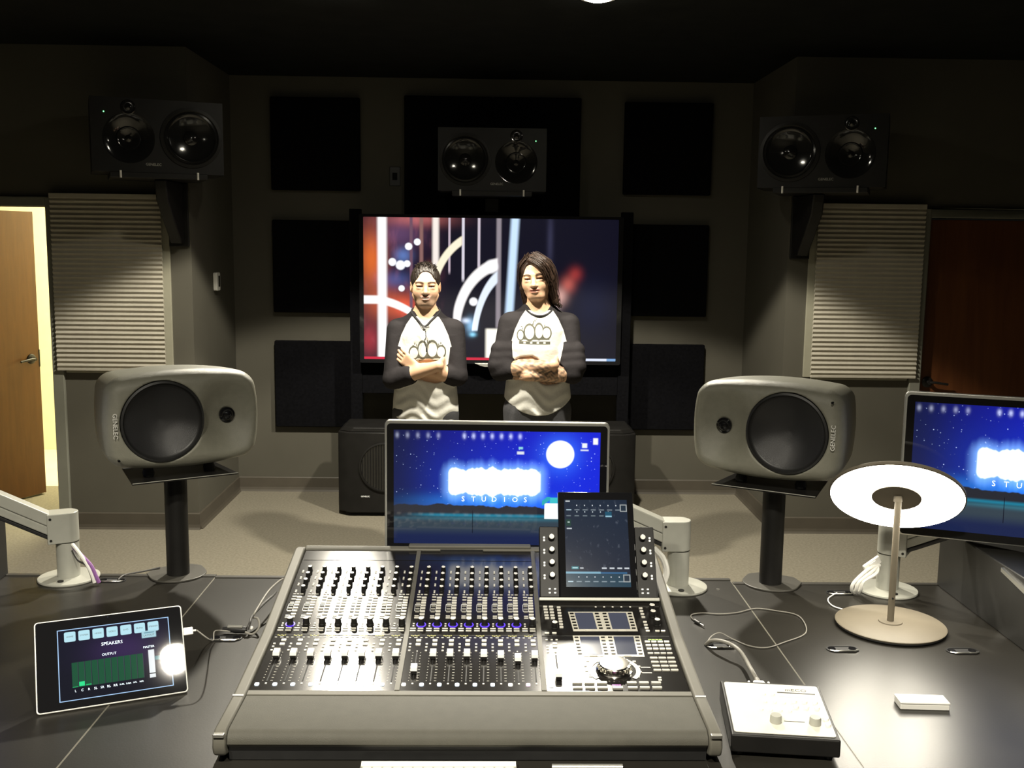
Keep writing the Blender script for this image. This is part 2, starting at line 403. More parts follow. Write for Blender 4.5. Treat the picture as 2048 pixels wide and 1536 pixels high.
# windows behind the blinds, and the pleated blinds
for k, s in ((1, -1), (2, 1)):
    r = bpy.data.objects.new('window_%d' % k, None); COL.objects.link(r); r.location = (s * 2.29, WY, 1.06); struct(r)
    MB().box2((-.27, .05, 0), (.27, .06, .94)).build('pane', M['glass'], r)
    xi, xo = sorted((-s * .35, -s * .295))
    MB().box2((xi, -.018, -.36 + .30), (xo, .0, 1.0)).build('window_casing', M['trim'], r, bevel=.003)
    xi, xo = sorted((s * .27, s * .315))
    MB().box2((xi, -.018, -.06), (xo, .0, 1.0)).build('window_casing', M['trim'], r, bevel=.003)
    MB().box2((-.30, -.022, -.075), (.30, .0, -.035)).build('window_sill', M['trim'], r, bevel=.003)
    b = thing('pleated_blind', 'closed beige pleated window blind beside the ' + ('open bright doorway' if s < 0 else 'closed brown door'), 'blind', (s * 2.308, WY - .035, 1.0), 0, 'pleated window blinds')
    Wd, n, zt = .655, 36, 1.064
    MB().box2((-Wd / 2, -.018, zt - .03), (Wd / 2, .018, zt)).build('headrail', M['blind'], b, bevel=.003)
    MB().box2((-Wd / 2, -.012, 0), (Wd / 2, .012, .016)).build('bottom_rail', M['blind'], b, bevel=.003)
    ph = (zt - .03 - .016) / n; m = MB()
    m.prism([(-.011, ph * .5), (-.0, .0), (.011, ph * .5), (0, ph)], -Wd / 2, Wd / 2, axis='x')
    me = m.mesh('pleat', M['blind'])
    for i in range(n): link('pleat', me, b, loc=(0, 0, .016 + i * ph))

# wall fittings
t = thing('wall_thermostat', 'white thermostat with dark display on the grey alcove wall', 'thermostat', (-AX, 6.80, 1.47))
t.rotation_euler = (0, 0, PI / 2)
MB().prism(rrect(.085, .118, .012, 4, 0, .059), -.026, 0, axis='y').build('housing', M['white'], t, bevel=.004)
MB().box2((-.006, -.0275, .025), (.028, -.026, .097)).build('display', M['gloss'], t)
p = PY(790, 353, BY); t = thing('wall_plate', 'small black wall plate beside the centre wall speaker', 'wall plate', (p.x, BY, p.z - .065))
MB().box2((-.037, -.010, 0), (.037, 0, .13)).build('plate', M['black'], t, bevel=.003)
MB().box2((-.017, -.012, .04), (.017, -.010, .09)).build('switch_insert', M['gloss'], t)

# acoustic panels
def acou(x0, x1, z0, z1, lab, d=.055):
    t = thing('acoustic_panel', lab, 'acoustic panel', ((x0 + x1) / 2, BY, z0), 0, 'black fabric acoustic panels')
    w_, h_ = x1 - x0, z1 - z0
    MB().box2((-w_ / 2, -d, 0), (w_ / 2, -.012, h_)).build('fabric_face', M['fabric'], t, bevel=.008)
    MB().box2((-w_ / 2 + .02, -.012, .02), (w_ / 2 - .02, 0, h_ - .02)).build('backing', M['black'], t)
for s, side in ((-1, 'thermostat'), (1, 'closed door')):
    xs = sorted((s * .945, s * 1.53)); 
    acou(xs[0], xs[1], .482, 1.10, 'lowest black fabric wall panel in the column on the %s side of the television' % side)
    acou(xs[0], xs[1], 1.30, 1.945, 'middle black fabric wall panel in the column on the %s side of the television' % side)
    acou(xs[0] + (.0 if s < 0 else -.03), xs[1] + (.03 if s < 0 else 0), 2.15, 2.78, 'top black fabric wall panel in the column on the %s side of the television' % side)
acou(-.61, .0, 1.92, 2.80, 'tall black fabric wall panel behind the centre wall speaker, on the thermostat side', .06)
acou(.003, .613, 1.92, 2.80, 'tall black fabric wall panel behind the centre wall speaker, on the closed-door side', .06)

# downlights
for i, (x, y, wb, ws) in enumerate(DOWNLIGHTS):
    labs = ['round recessed ceiling downlight above the short-haired person', 'round recessed ceiling downlight above the long-haired person', 'round recessed ceiling downlight above the tablet', 'round recessed ceiling downlight above the mixing console']
    t = thing('ceiling_downlight', labs[i], 'downlight', (x, y, CEIL), 0, 'recessed ceiling downlights')
    MB().lathe([(.062, -.001), (.085, -.001), (.086, -.006), (.066, -.010), (.062, -.008), (.062, -.001)], 32).build('trim_ring', M['white'], t, smooth=True)
    MB().lathe([(.060, -.002), (.056, -.010), (.040, -.018), (.02, -.022), (.0001, -.023)], 32).build('bulb', M['downglow'], t, smooth=True)
t = thing('corridor_lamp', 'square ceiling lamp in the corridor beyond the open door', 'lamp', (-2.5, 8.15, 2.679))
MB().box2((-.46, -.46, -.05), (.46, .46, 0)).build('lamp_housing', M['white'], t, bevel=.005)

# ------------------------------------------------------------------ upper wall speakers with their brackets
def wall_speaker(c, yaw, flip, lab, lab2, pit=0):
    """c = centre of the front face; flip = woofer on the +x side"""
    W_, H_, D_ = .70, .40, .36
    t = thing('wall_speaker', lab, 'speaker', c, yaw, 'black three-way wall speakers')
    s = 1 if flip else -1
    M4 = Matrix.Rotation(PI / 2, 4, 'X')
    wx, mx = s * .175, -s * .155
    # shell open at the front, closed by a baffle with round openings
    m = MB(); m.box2((-W_ / 2, .062, -H_ / 2), (W_ / 2, D_, H_ / 2))
    for a0, a1, c0, c1 in ((-W_ / 2, W_ / 2, -H_ / 2, -H_ / 2 + .012), (-W_ / 2, W_ / 2, H_ / 2 - .012, H_ / 2), (-W_ / 2, -W_ / 2 + .012, -H_ / 2, H_ / 2), (W_ / 2 - .012, W_ / 2, -H_ / 2, H_ / 2)): m.box2((a0, .0005, c0), (a1, .0625, c1))
    m.build('cabinet', M['satin'], t)
    def holed(x0, x1, z0, z1, cx, cz, r, n=48):
        q = MB(); vs = []
        for i in range(n):
            an = 2 * PI * i / n; ca, sa = math.cos(an), math.sin(an)
            k_ = min(((x1 - cx) / ca if ca > 1e-6 else (x0 - cx) / ca if ca < -1e-6 else 9), ((z1 - cz) / sa if sa > 1e-6 else (z0 - cz) / sa if sa < -1e-6 else 9))
            vs += [(cx + r * ca, 0, cz + r * sa), (cx + k_ * ca, 0, cz + k_ * sa)]
        q.add(vs, [(2 * i, 2 * i + 1, (2 * i + 3) % (2 * n), (2 * i + 2) % (2 * n)) for i in range(n)])
        for X_, Z_ in ((x0, z0), (x0, z1), (x1, z0), (x1, z1)):        # corner fill
            near = sorted(range(n), key=lambda i: (vs[2 * i + 1][0] - X_) ** 2 + (vs[2 * i + 1][2] - Z_) ** 2)[:2]
            q.add([(X_, 0, Z_), vs[2 * near[0] + 1], vs[2 * near[1] + 1]], [(0, 1, 2)])
        return q.build('baffle', M['satin'], t)
    xm = s * .0
    holed(min(0, s * W_ / 2), max(0, s * W_ / 2), -H_ / 2, H_ / 2, wx, 0, .150)
    holed(min(0, -s * W_ / 2), max(0, -s * W_ / 2), -H_ / 2, H_ / 2, mx, -.015, .135)
    m = MB(); m.M = Matrix.Translation((wx, 0, 0)) @ M4
    m.lathe([(.168, .0005), (.167, .006), (.150, .009), (.144, .004), (.144, -.004)], 48).build('woofer_ring', M['satin'], t, smooth=True)
    m = MB(); m.M = Matrix.Translation((wx, 0, 0)) @ M4
    m.lathe([(.150, -.004), (.142, .006), (.132, .007), (.124, -.004)] + [(.124 - .084 * q / 10, -.004 - .021 * (1 - ((.124 - .084 * q / 10) / .124) ** 2)) for q in range(1, 11)] + [(.038, -.016), (.024, -.009), (.0001, -.005)], 56).build('woofer_cone', M['cone'], t, smooth=True)
    m = MB(); m.M = Matrix.Translation((mx, 0, -.015)) @ M4
    m.lathe([(.137, .0005), (.128, -.001), (.10, -.012), (.075, -.028), (.066, -.034), (.062, -.030), (.054, -.031), (.048, -.036), (.020, -.046), (.016, -.042), (.0001, -.036)], 48).build('midrange', M['cone'], t, smooth=True)
    m = MB(); m.M = Matrix.Translation((mx, -.0005, .150)) @ M4
    m.lathe([(.040, .0005), (.036, .003), (.020, .001), (.014, .002), (.010, .006), (.0001, .009)], 32).build('tweeter', M['cone'], t, smooth=True)
    m = MB(); m.M = Matrix.Translation((-s * .28, 0, .12)) @ M4
    m.lathe([(.0001, .003), (.0035, .003), (.0035, 0)], 10).build('power_led', M['green'], t)
    tm = link('logo_text', text_mesh('logo_text', 'GENELEC', .020, M['silver']), t, loc=(-s * .03, -.0015, -.155), rot=(PI / 2, 0, 0))
    b = thing('speaker_bracket', lab2, 'bracket', Vector(c) + Matrix.Rotation(yaw, 3, 'Z') @ Vector((0, .18, -H_ / 2 - .03)), yaw, 'wall speaker brackets')
    MB().box2((-.26, -.19, 0), (.26, .17, .03)).build('shelf', M['satin'], b, bevel=.004)
    for q in (-.205, .205): MB().cyl((q, -.192, .038), (q, -.192, -.002), .006, n=10).build('retaining_pin', M['white'], b, smooth=True)  # pins coloured white to imitate the highlights they catch
    return t, b
wall_speaker((0.0, 6.75, 2.335), 0, False, 'black wall speaker above the television', 'black shelf bracket under the speaker above the television')
tL, bL = wall_speaker((-1.86, 5.88, 2.365), math.radians(22), True, 'black wall speaker above the blind beside the open doorway', 'black curved bracket holding the speaker above the open-doorway blind')
tR, bR = wall_speaker((1.86, 5.88, 2.335), math.radians(-22), False, 'black wall speaker above the blind beside the closed door', 'black curved bracket holding the speaker above the closed-door blind')
for b, s in ((bL, -1), (bR, 1)):
    # gusset dropping from the shelf to the wall corner
    m = MB(); R_ = Matrix.Rotation(-b.rotation_euler.z, 4, 'Z'); m.M = R_ @ Matrix.Translation((0, 0, 0))
    wy = WY - b.location.y
    m.prism([(-.10, 0), (-.10 + .03, -.12), (.05, -.24), (wy - .11, -.32), (wy - .08, -.36), (wy, -.36), (wy, 0)], -s * .045 - .035, -s * .045 + .035, axis='x').build('gusset', M['satin'], b, bevel=.01)
    m = MB(); m.M = R_; m.box2((-s * .045 - .06, wy - .02, -.38), (-s * .045 + .06, wy, 0)).build('wall_foot', M['satin'], b, bevel=.006)
m = MB().box2((-.05, .10, -.10), (.05, BY - .065 - 6.93, 0.0)).build('wall_arm', M['satin'], [o for o in bpy.data.objects if o.name == 'speaker_bracket'][0], bevel=.01)

# ------------------------------------------------------------------ television on its stand
TVY = 6.95
def tv_paint(u, v, uv):
    def U(px): return (px - 727) / 504.0
    def V(py): return 1 - (py - 434.5) / 286.0
    A = 504 / 286.0
    nz = X.nt.nodes.new('ShaderNodeTexNoise'); nz.inputs['Scale'].default_value = 9; nz.inputs['Detail'].default_value = 3
    mp = X.nt.nodes.new('ShaderNodeMapping'); mp.inputs['Scale'].default_value = (3, .6, 1); X.nt.links.new(uv, mp.inputs[0]); X.nt.links.new(mp.outputs[0], nz.inputs['Vector'])
    N = X(nz.outputs['Fac'])
    left = u.step(.36, .22)
    P = Paint(left * .014 + .003, left * .003 + .003, left * .008 + .014)
    P.plus(left * N.step(.48, .8), (.10, .028, .035))
    def G(px, py, rx, ry, c): P.plus(glow(u, v, U(px), V(py), rx / 504, ry / 286), c)
    G(745, 520, 24, 55, (.80, .16, .01)); G(775, 610, 45, 30, (.55, .09, .02)); G(812, 615, 22, 20, (.7, .07, .02)); G(740, 680, 20, 30, (.35, .02, .02))
    G(830, 440, 60, 14, (.45, .12, .10)); G(800, 470, 40, 25, (.10, .05, .12)); G(858, 545, 8, 14, (.7, .2, .02)); G(790, 560, 30, 16, (.03, .08, .25)); G(806, 512, 16, 14, (.1, .2, .5))
    def S(px, wd, y0, y1, c, slant=0.0, soft=.6):      # vertical streak, px measured at the top
        uu = u + (1 - v) * (-slant)
        m_ = (uu - U(px)).abs().step(wd / 1008 * (1 + soft), wd / 1008 * (1 - soft))
        if y0 is not None: m_ = m_ * v.step(V(y1) - .02, V(y1) + .02)
        P.over(m_, c)
    S(822, 6, None, None, (.18, .09, .14)); S(842, 7, None, None, (.30, .15, .14))
    S(897, 4, 433, 545, (.62, .50, .60)); S(924, 5, 433, 560, (.85, .80, .92)); S(955, 5, 433, 535, (.70, .62, .72)); S(994, 9, 433, 655, (.33, .29, .33))
    S(870, 12, 433, 540, (1.1, 1.0, .92)); S(765, 16, None, None, (1.5, 1.5, 1.5), slant=.0)
    S(1026, 15, 433, 660, (.72, .95, 1.25), slant=-.03)
    # rings
    def arc(cx, cy, rx, ry, wd, c, x0, x1, y0, y1):
        d = (((u - U(cx)) * (504 / rx)) * ((u - U(cx)) * (504 / rx)) + ((v - V(cy)) * (286 / ry)) * ((v - V(cy)) * (286 / ry))).sqrt()
        m_ = (d - 1.0).abs().step(wd / rx * .65, wd / rx * .35) * rect(u, v, U(x0), U(x1), V(y1), V(y0), .006, .01)
        P.over(m_, c)
    arc(975, 600, 112, 135, 13, (1.15, 1.05, .80), 860, 922, 470, 640)
    arc(1010, 660, 100, 135, 17, (1.25, 1.2, 1.2), 905, 992, 510, 690)
    arc(1022, 690, 76, 150, 11, (.95, 1.05, 1.2), 940, 992, 535, 660)
    P.over(disc(u, v, U(980), V(532), .042, A, .4), (1.2, 1.2, 1.25)); P.over(disc(u, v, U(945), V(602), .028, A, .3), (1.2, 1.2, 1.25))
    G(940, 650, 9, 14, (.3, .6, .9)); G(930, 640, 8, 5, (.8, .9, 1.1)); G(944, 668, 6, 4, (.3, .8, 1.1))
    # white sweep at left
    yy = X.op('SINE', (u - .0) * 9.0) * .10
    cen = V(600) - (u - .06).max(0.0) * (u - .06).max(0.0) * 3.2 - (u - .06).max(0.0) * .25
    P.over((v - cen).abs().step(.036, .020) * u.step(.22, .18), (1.3, 1.25, 1.2))
    for px, py, r in ((817, 494, 7), (834, 485, 6.5), (785, 525, 7.5), (801, 531, 9), (814, 528, 6.5), (803, 577, 6)):
        P.over(disc(u, v, U(px), V(py), r / 286, A, .25), (1.25, 1.3, 1.4))
    P.over(rect(u, v, U(970), U(1000), V(716), V(656), .008, .012), (1.3, 1.25, 1.1))
    # red diagonal at right, faint haze
    dd = (u - U(1135)) * 0.62 + (v - V(565)) * -.34 * 1.0
    al = (u - U(1135)) * .34 * A + (v - V(565)) * .62
    G(1115, 590, 14, 16, (.75, .42, .36)); G(1132, 566, 13, 15, (.50, .10, .07)); G(1146, 545, 12, 13, (.32, .03, .02)); G(1105, 612, 10, 12, (.5, .4, .4))
    G(1180, 610, 40, 50, (.0, .003, .02)); G(1095, 480, 6, 60, (.03, .03, .06))
    # playback bar
    y = V(715)
    P.over(rect(u, v, 0, U(1035), 0, .022, .002, .003), (.75, .02, .06)); P.over(rect(u, v, U(1035), U(1212), 0, .022, .002, .003), (.85, .92, 1.1)); P.over(rect(u, v, U(1212), 1.0, 0, .022, .002, .003), (.22, .42, .75))
    return P
t = thing('television', 'large flat television showing blurred guitar strings behind the two people', 'television', (0, TVY, .985))
MB().box2((-.885, .0, .0), (.885, .06, 1.0)).build('casing', M['gloss'], t, bevel=.012, seg=3)
b = MB(); b.M = Matrix.Rotation(PI / 2, 4, 'X')
ring_prism(b, rrect(1.772, 1.0, .012, 3, 0, .50), rrect(1.712, .955, .004, 3, -.002, .503), 0.0, .006); b.build('bezel', M['gloss'], t)
link('screen', screen_quad(1.722, .968), t, loc=(-.002, -.002, .505)).data.materials.append(screen_mat('television_picture', tv_paint, .9, .30))
m = MB(); m.M = Matrix.Translation((-.02, -.012, .0)) @ Matrix.Rotation(PI / 2, 4, 'X')
m.prism([(-.09, .006), (.09, .006), (.05, -.012), (.02, -.02), (-.02, -.02), (-.05, -.012)], -.01, .008).build('logo_lip', M['alu'], t, bevel=.003)
t = thing('television_stand', 'black floor stand with two posts behind the television', 'stand', (0, TVY + .12, 0))
for s in (-1, 1):
    MB().box2((s * .925 - .04, -.03, .03), (s * .925 + .04, .03, 2.02)).build('post', M['fabric'], t, bevel=.005)
    MB().box2((s * .925 - .05, -.03, 0), (s * .925 + .05, .18, .03)).build('foot', M['fabric'], t, bevel=.005)
MB().box2((-.885, -.02, .76), (.885, .02, 1.02)).build('lower_panel', M['fabric'], t, bevel=.004)
MB().box2((-.885, -.058, 1.30), (.885, -.02, 1.45)).build('mount_bar', M['fabric'], t, bevel=.004)

# ------------------------------------------------------------------ subwoofers
def subwoofer(x, lab):
    t = thing('subwoofer', lab, 'subwoofer', (x, 6.61, 0), 0, 'black subwoofers under the television')
    W_, H_, D_ = .62, .595, .38
    m = MB(); ch = .05
    prof = [(-W_ / 2, .0), (-W_ / 2, H_ - ch), (-W_ / 2 + ch, H_), (W_ / 2 - ch, H_), (W_ / 2, H_ - ch), (W_ / 2, 0)]
    pl = [(-W_ / 2 + .0, .06), (-W_ / 2 + .08, 0), (W_ / 2 - .08, 0), (W_ / 2, .06), (W_ / 2, D_), (-W_ / 2, D_)]
    m.prism(pl, .025, H_ - .03).build('cabinet', M['satin'], t, bevel=.012, seg=3)
    m = MB(); q = [(a * .97, b_ * .95 + .01) for a, b_ in pl]; n = len(q)
    top = [(a * .90, .045 + (b_ - .045) * .96) for a, b_ in q]
    m.add([(a, b_, H_ - .03) for a, b_ in q] + [(a, b_, H_ + .0) for a, b_ in top], [tuple(range(n))[::-1], tuple(range(n, 2 * n))] + [(i, (i + 1) % n, n + (i + 1) % n, n + i) for i in range(n)])
    m.build('top_cap', M['satin'], t, bevel=.006)
    m = MB().box2((-W_ / 2 + .05, .05, 0), (W_ / 2 - .05, D_ - .03, .025)).build('plinth', M['rubber'], t)
    g = MB(); g.M = Matrix.Translation((0, -.002, .335)) @ Matrix.Rotation(PI / 2, 4, 'X')
    g.lathe([(.165, -.002), (.165, .010), (.155, .012), (.152, .004), (.152, -.002)], 48).build('grille_ring', M['satin'], t, smooth=True)
    g = MB(); g.M = Matrix.Translation((0, -.002, .335)) @ Matrix.Rotation(PI / 2, 4, 'X')
    g.lathe([(.152, .001), (.06, -.001), (.0001, .001)], 40).build('woofer', M['cone'], t, smooth=True)
    for i in range(-8, 9):
        xx = i * .0178; hh = math.sqrt(max(1e-4, .150 ** 2 - xx * xx))
        MB().cyl((xx, -.010, .335 - hh), (xx, -.010, .335 + hh), .0028, n=6).build('grille_bar', M['satin'], t)
    link('logo_text', text_mesh('logo_text', 'GENELEC', .014, M['kw']), t, loc=(-.125, -.0015, .137), rot=(PI / 2, 0, 0))
subwoofer(-.69, 'black subwoofer on the carpet below the television, on the thermostat side')
subwoofer(.66, 'black subwoofer on the carpet below the television, on the closed-door side')
# ------------------------------------------------------------------ naive surface nets on a signed distance grid
def nets(Fd, lo, h):
    nx, ny, nz = Fd.shape; S = Fd < 0
    cnt = np.zeros((nx - 1, ny - 1, nz - 1), np.int8)
    for i in (0, 1):
        for j in (0, 1):
            for k in (0, 1): cnt += S[i:nx - 1 + i, j:ny - 1 + j, k:nz - 1 + k]
    act = np.argwhere((cnt > 0) & (cnt < 8)); N = len(act)
    idx = np.full(cnt.shape, -1, np.int32); idx[tuple(act.T)] = np.arange(N)
    off = np.array([(i, j, k) for i in (0, 1) for j in (0, 1) for k in (0, 1)])
    val = np.stack([Fd[tuple((act + o).T)] for o in off], 1)
    acc = np.zeros((N, 3)); c = np.zeros(N)
    for a in range(8):
        for b in range(a + 1, 8):
            if np.abs(off[a] - off[b]).sum() != 1: continue
            va, vb = val[:, a], val[:, b]; m = (va < 0) != (vb < 0)
            t = np.where(m, va / np.where(m, va - vb, 1), 0)
            acc += m[:, None] * (off[a] + t[:, None] * (off[b] - off[a])); c += m
    V = (act + acc / c[:, None]) * h + np.array(lo)
    quads = []
    for ax in range(3):
        o1 = [(1, 0, 0), (0, 1, 0), (0, 0, 1)]
        A = [slice(None)] * 3; B = [slice(None)] * 3; A[ax] = slice(0, -1); B[ax] = slice(1, None)
        d = S[tuple(A)] != S[tuple(B)]; e = np.argwhere(d)
        u_, w_ = [(1, 2), (2, 0), (0, 1)][ax]
        ok = (e[:, u_] > 0) & (e[:, w_] > 0) & (e[:, u_] < Fd.shape[u_] - 1) & (e[:, w_] < Fd.shape[w_] - 1); e = e[ok]
        du = np.array(o1[u_]); dw = np.array(o1[w_])
        q = np.stack([idx[tuple((e - du - dw).T)], idx[tuple((e - dw).T)], idx[tuple(e.T)], idx[tuple((e - du).T)]], 1)
        fl = ~S[tuple(e.T)]; q[fl] = q[fl][:, ::-1]; quads.append(q)
    return V, np.concatenate(quads)
class Field:
    def __init__(s, lo, hi, h):
        s.lo = np.array(lo, float); s.h = h; n = np.ceil((np.array(hi) - s.lo) / h).astype(int) + 1
        s.ax = [(s.lo[i] + np.arange(n[i]) * h).astype(np.float32) for i in range(3)]
        s.F = np.full(tuple(n), .5, np.float32)
    def _sl(s, lo, hi):
        sl = tuple(slice(max(0, int((lo[i] - s.lo[i]) / s.h) - 1), max(1, int((hi[i] - s.lo[i]) / s.h) + 3)) for i in range(3))
        return sl, s.ax[0][sl[0]][:, None, None], s.ax[1][sl[1]][None, :, None], s.ax[2][sl[2]][None, None, :]
    def put(s, fn, lo, hi, k=.01, mode='u'):
        sl, x, y, z = s._sl(np.array(lo) - 3 * k - .02, np.array(hi) + 3 * k + .02)
        if min(len(s.ax[i][sl[i]]) for i in range(3)) == 0: return s
        d = fn(x, y, z).astype(np.float32); a = s.F[sl]
        if mode == 'u':
            h = np.maximum(k - np.abs(a - d), 0) / k; s.F[sl] = np.minimum(a, d) - h * h * k * .25
        elif mode == 's':
            d = -d; h = np.maximum(k - np.abs(a - d), 0) / k; s.F[sl] = np.maximum(a, d) + h * h * k * .25
        return s
    def cap(s, a, b, ra, rb, k=.012, mode='u'):
        a, b = np.array(a, float), np.array(b, float); r = max(ra, rb); return s.put(lambda x, y, z: f_cap(x, y, z, a, b, ra, rb), np.minimum(a, b) - r, np.maximum(a, b) + r, k, mode)
    def ell(s, c, r, k=.012, mode='u', R=None):
        m = max(r); return s.put(lambda x, y, z: f_ell(x, y, z, c, r, R), np.array(c) - m, np.array(c) + m, k, mode)
    def mesh(s): return nets(s.F, s.lo, s.h)
def f_cap(x, y, z, a, b, ra, rb):
    d = b - a; L = float(d @ d) + 1e-12
    t = np.clip(((x - a[0]) * d[0] + (y - a[1]) * d[1] + (z - a[2]) * d[2]) / L, 0, 1)
    return np.sqrt((x - a[0] - t * d[0]) ** 2 + (y - a[1] - t * d[1]) ** 2 + (z - a[2] - t * d[2]) ** 2) - (ra + t * (rb - ra))
def f_ell(x, y, z, c, r, R=None):
    X_, Y_, Z_ = x - c[0], y - c[1], z - c[2]
    if R is not None: X_, Y_, Z_ = [R[0][i] * X_ + R[1][i] * Y_ + R[2][i] * Z_ for i in range(3)]
    k0 = np.sqrt((X_ / r[0]) ** 2 + (Y_ / r[1]) ** 2 + (Z_ / r[2]) ** 2); k1 = np.sqrt((X_ / r[0] ** 2) ** 2 + (Y_ / r[1] ** 2) ** 2 + (Z_ / r[2] ** 2) ** 2) + 1e-9
    return k0 * (k0 - 1) / k1
def f_rbox(x, y, z, c, b, r):
    qx, qy, qz = np.abs(x - c[0]) - (b[0] - r), np.abs(y - c[1]) - (b[1] - r), np.abs(z - c[2]) - (b[2] - r)
    return np.sqrt(np.maximum(qx, 0) ** 2 + np.maximum(qy, 0) ** 2 + np.maximum(qz, 0) ** 2) + np.minimum(np.maximum(qx, np.maximum(qy, qz)), 0) - r
def np_mesh(name, V, Q, mats, smooth=True, cols=None, floats=None):
    me = bpy.data.meshes.new(name); me.vertices.add(len(V)); me.vertices.foreach_set('co', np.asarray(V, np.float32).ravel())
    me.loops.add(len(Q) * 4); me.loops.foreach_set('vertex_index', np.asarray(Q, np.int32).ravel())
    me.polygons.add(len(Q)); me.polygons.foreach_set('loop_start', np.arange(len(Q), dtype=np.int32) * 4)
    me.polygons.foreach_set('loop_total', np.full(len(Q), 4, np.int32))
    me.update(calc_edges=True); me.validate()
    for m in (mats if isinstance(mats, (list, tuple)) else [mats]): me.materials.append(m)
    if smooth: me.polygons.foreach_set('use_smooth', [True] * len(me.polygons))
    for nm, arr in (cols or {}).items():
        a = me.color_attributes.new(nm, 'FLOAT_COLOR', 'POINT'); b = np.ones((len(V), 4), np.float32); b[:, :3] = arr; a.data.foreach_set('color', b.ravel())
    for nm, arr in (floats or {}).items():
        a = me.attributes.new(nm, 'FLOAT', 'POINT'); a.data.foreach_set('value', np.asarray(arr, np.float32))
    return me

# ------------------------------------------------------------------ desk: centre top and two wings, side cabinets
DT = .76; DCX = -.045
def desk(name_lab, x0, x1, yf, yb):
    cx = (x0 + x1) / 2; t = thing('desk', name_lab, 'desk', (cx, yf, 0), 0, 'black desk sections')
    w_, d_ = x1 - x0, yb - yf
    MB().box2((-w_ / 2, 0, DT - .035), (w_ / 2, d_ - .02, DT)).build('desktop', M['desk'], t, bevel=.0015)
    MB().box2((-w_ / 2, d_ - .018, DT - .06), (w_ / 2, d_, DT + .004)).build('rear_edge', M['deskedge'], t, bevel=.002)
    for q in (-1, 1): MB().box2((q * (w_ / 2 - .0007) - .0007, 0, DT - .002), (q * (w_ / 2 - .0007) + .0007, d_ - .02, DT + .0003)).build('edge_band', M['seam'], t)
    MB().box2((-w_ / 2 + .05, d_ - .10, .1), (w_ / 2 - .05, d_ - .07, DT - .036)).build('modesty_panel', M['cabinet'], t)
    for q in (-1, 1):
        MB().box2((q * (w_ / 2 - .04) - .025, .15, 0), (q * (w_ / 2 - .04) + .025, d_ - .12, DT - .036)).build('leg', M['cabinet'], t, bevel=.003)
desk('middle black desk section under the mixing console', -.8446, .7556, 1.62, 3.09)
desk('black desk section under the tablet', -1.80, -.8454, 1.62, 3.10)
desk('black desk section under the table lamp', .7564, 1.72, 1.62, 3.055)
for s, x0, x1, yb, lab in ((1, 1.392, 1.70, 3.045, 'black equipment cabinet standing on the desk behind the table lamp'), (-1, -1.78, -1.487, 3.10, 'black equipment cabinet standing on the desk behind the tablet')):
    t = thing('equipment_cabinet', lab, 'cabinet', ((x0 + x1) / 2, 2.2, DT), 0, 'desk-top equipment cabinets')
    hw = (x1 - x0) / 2
    m = MB(); m.prism([(0, 0), (yb - 2.2, 0), (yb - 2.2, .19), (.25, .19), (0, .12)], -hw, hw, axis='x').build('body', M['cabinet'], t, bevel=.004)
    m = MB(); xx = -s * hw
    m.prism([(.02, .105), (.45, .172), (.45, .183), (.02, .116)], min(xx, xx - s * .008), max(xx, xx - s * .008), axis='x').build('metal_rail', M['steel'], t)

# cable grommets: stadium slot with a raised metal lip on its near side
def grommet(p, lab, w_=.085):
    t = thing('cable_grommet', lab, 'grommet', (p.x, p.y, DT), 0, 'desk cable grommets')
    o_, i_ = rrect(w_, .040, .0195, 6), rrect(w_ - .008, .031, .015, 6)
    m = MB(); ring_prism(m, o_, i_, 0, .0025).build('rim', M['black'], t)
    MB().prism(rrect(w_ - .008, .031, .015, 6), .0002, .0008).build('slot', M['rubber'], t)
    MB().tube([(-w_ / 2 + .006, -.011, .003), (-w_ / 2 + .016, -.019, .004), (w_ / 2 - .016, -.019, .004), (w_ / 2 - .006, -.011, .003)], .0022, 6).build('lip', M['steel'], t, smooth=True)
    for q in (-1, 1): MB().lathe([(.0001, .0025), (.009, .0025), (.010, .0008)], 16).build('cap', M['gloss'], t, smooth=True, loc=(q * (w_ / 2 - .016), .004, 0))
grommet(PZ(1685, 1299, DT), 'metal-lipped cable slot in the desk in front of the lamp base, nearer the controller box')
grommet(PZ(1925, 1303, DT), 'metal-lipped cable slot in the desk between the lamp base and the cabinet')
grommet(PZ(452, 1277, DT), 'metal-lipped cable slot in the desk beside the tablet')
grommet(PZ(1441, 1292, DT), 'metal-lipped cable slot in the desk with the grey cable in it')
grommet(PZ(224, 1161, DT), 'metal-lipped cable slot in the desk behind the tablet, beside the purple cable')
grommet(PZ(1680, 1186, DT), 'metal-lipped cable slot in the desk behind the lamp base')

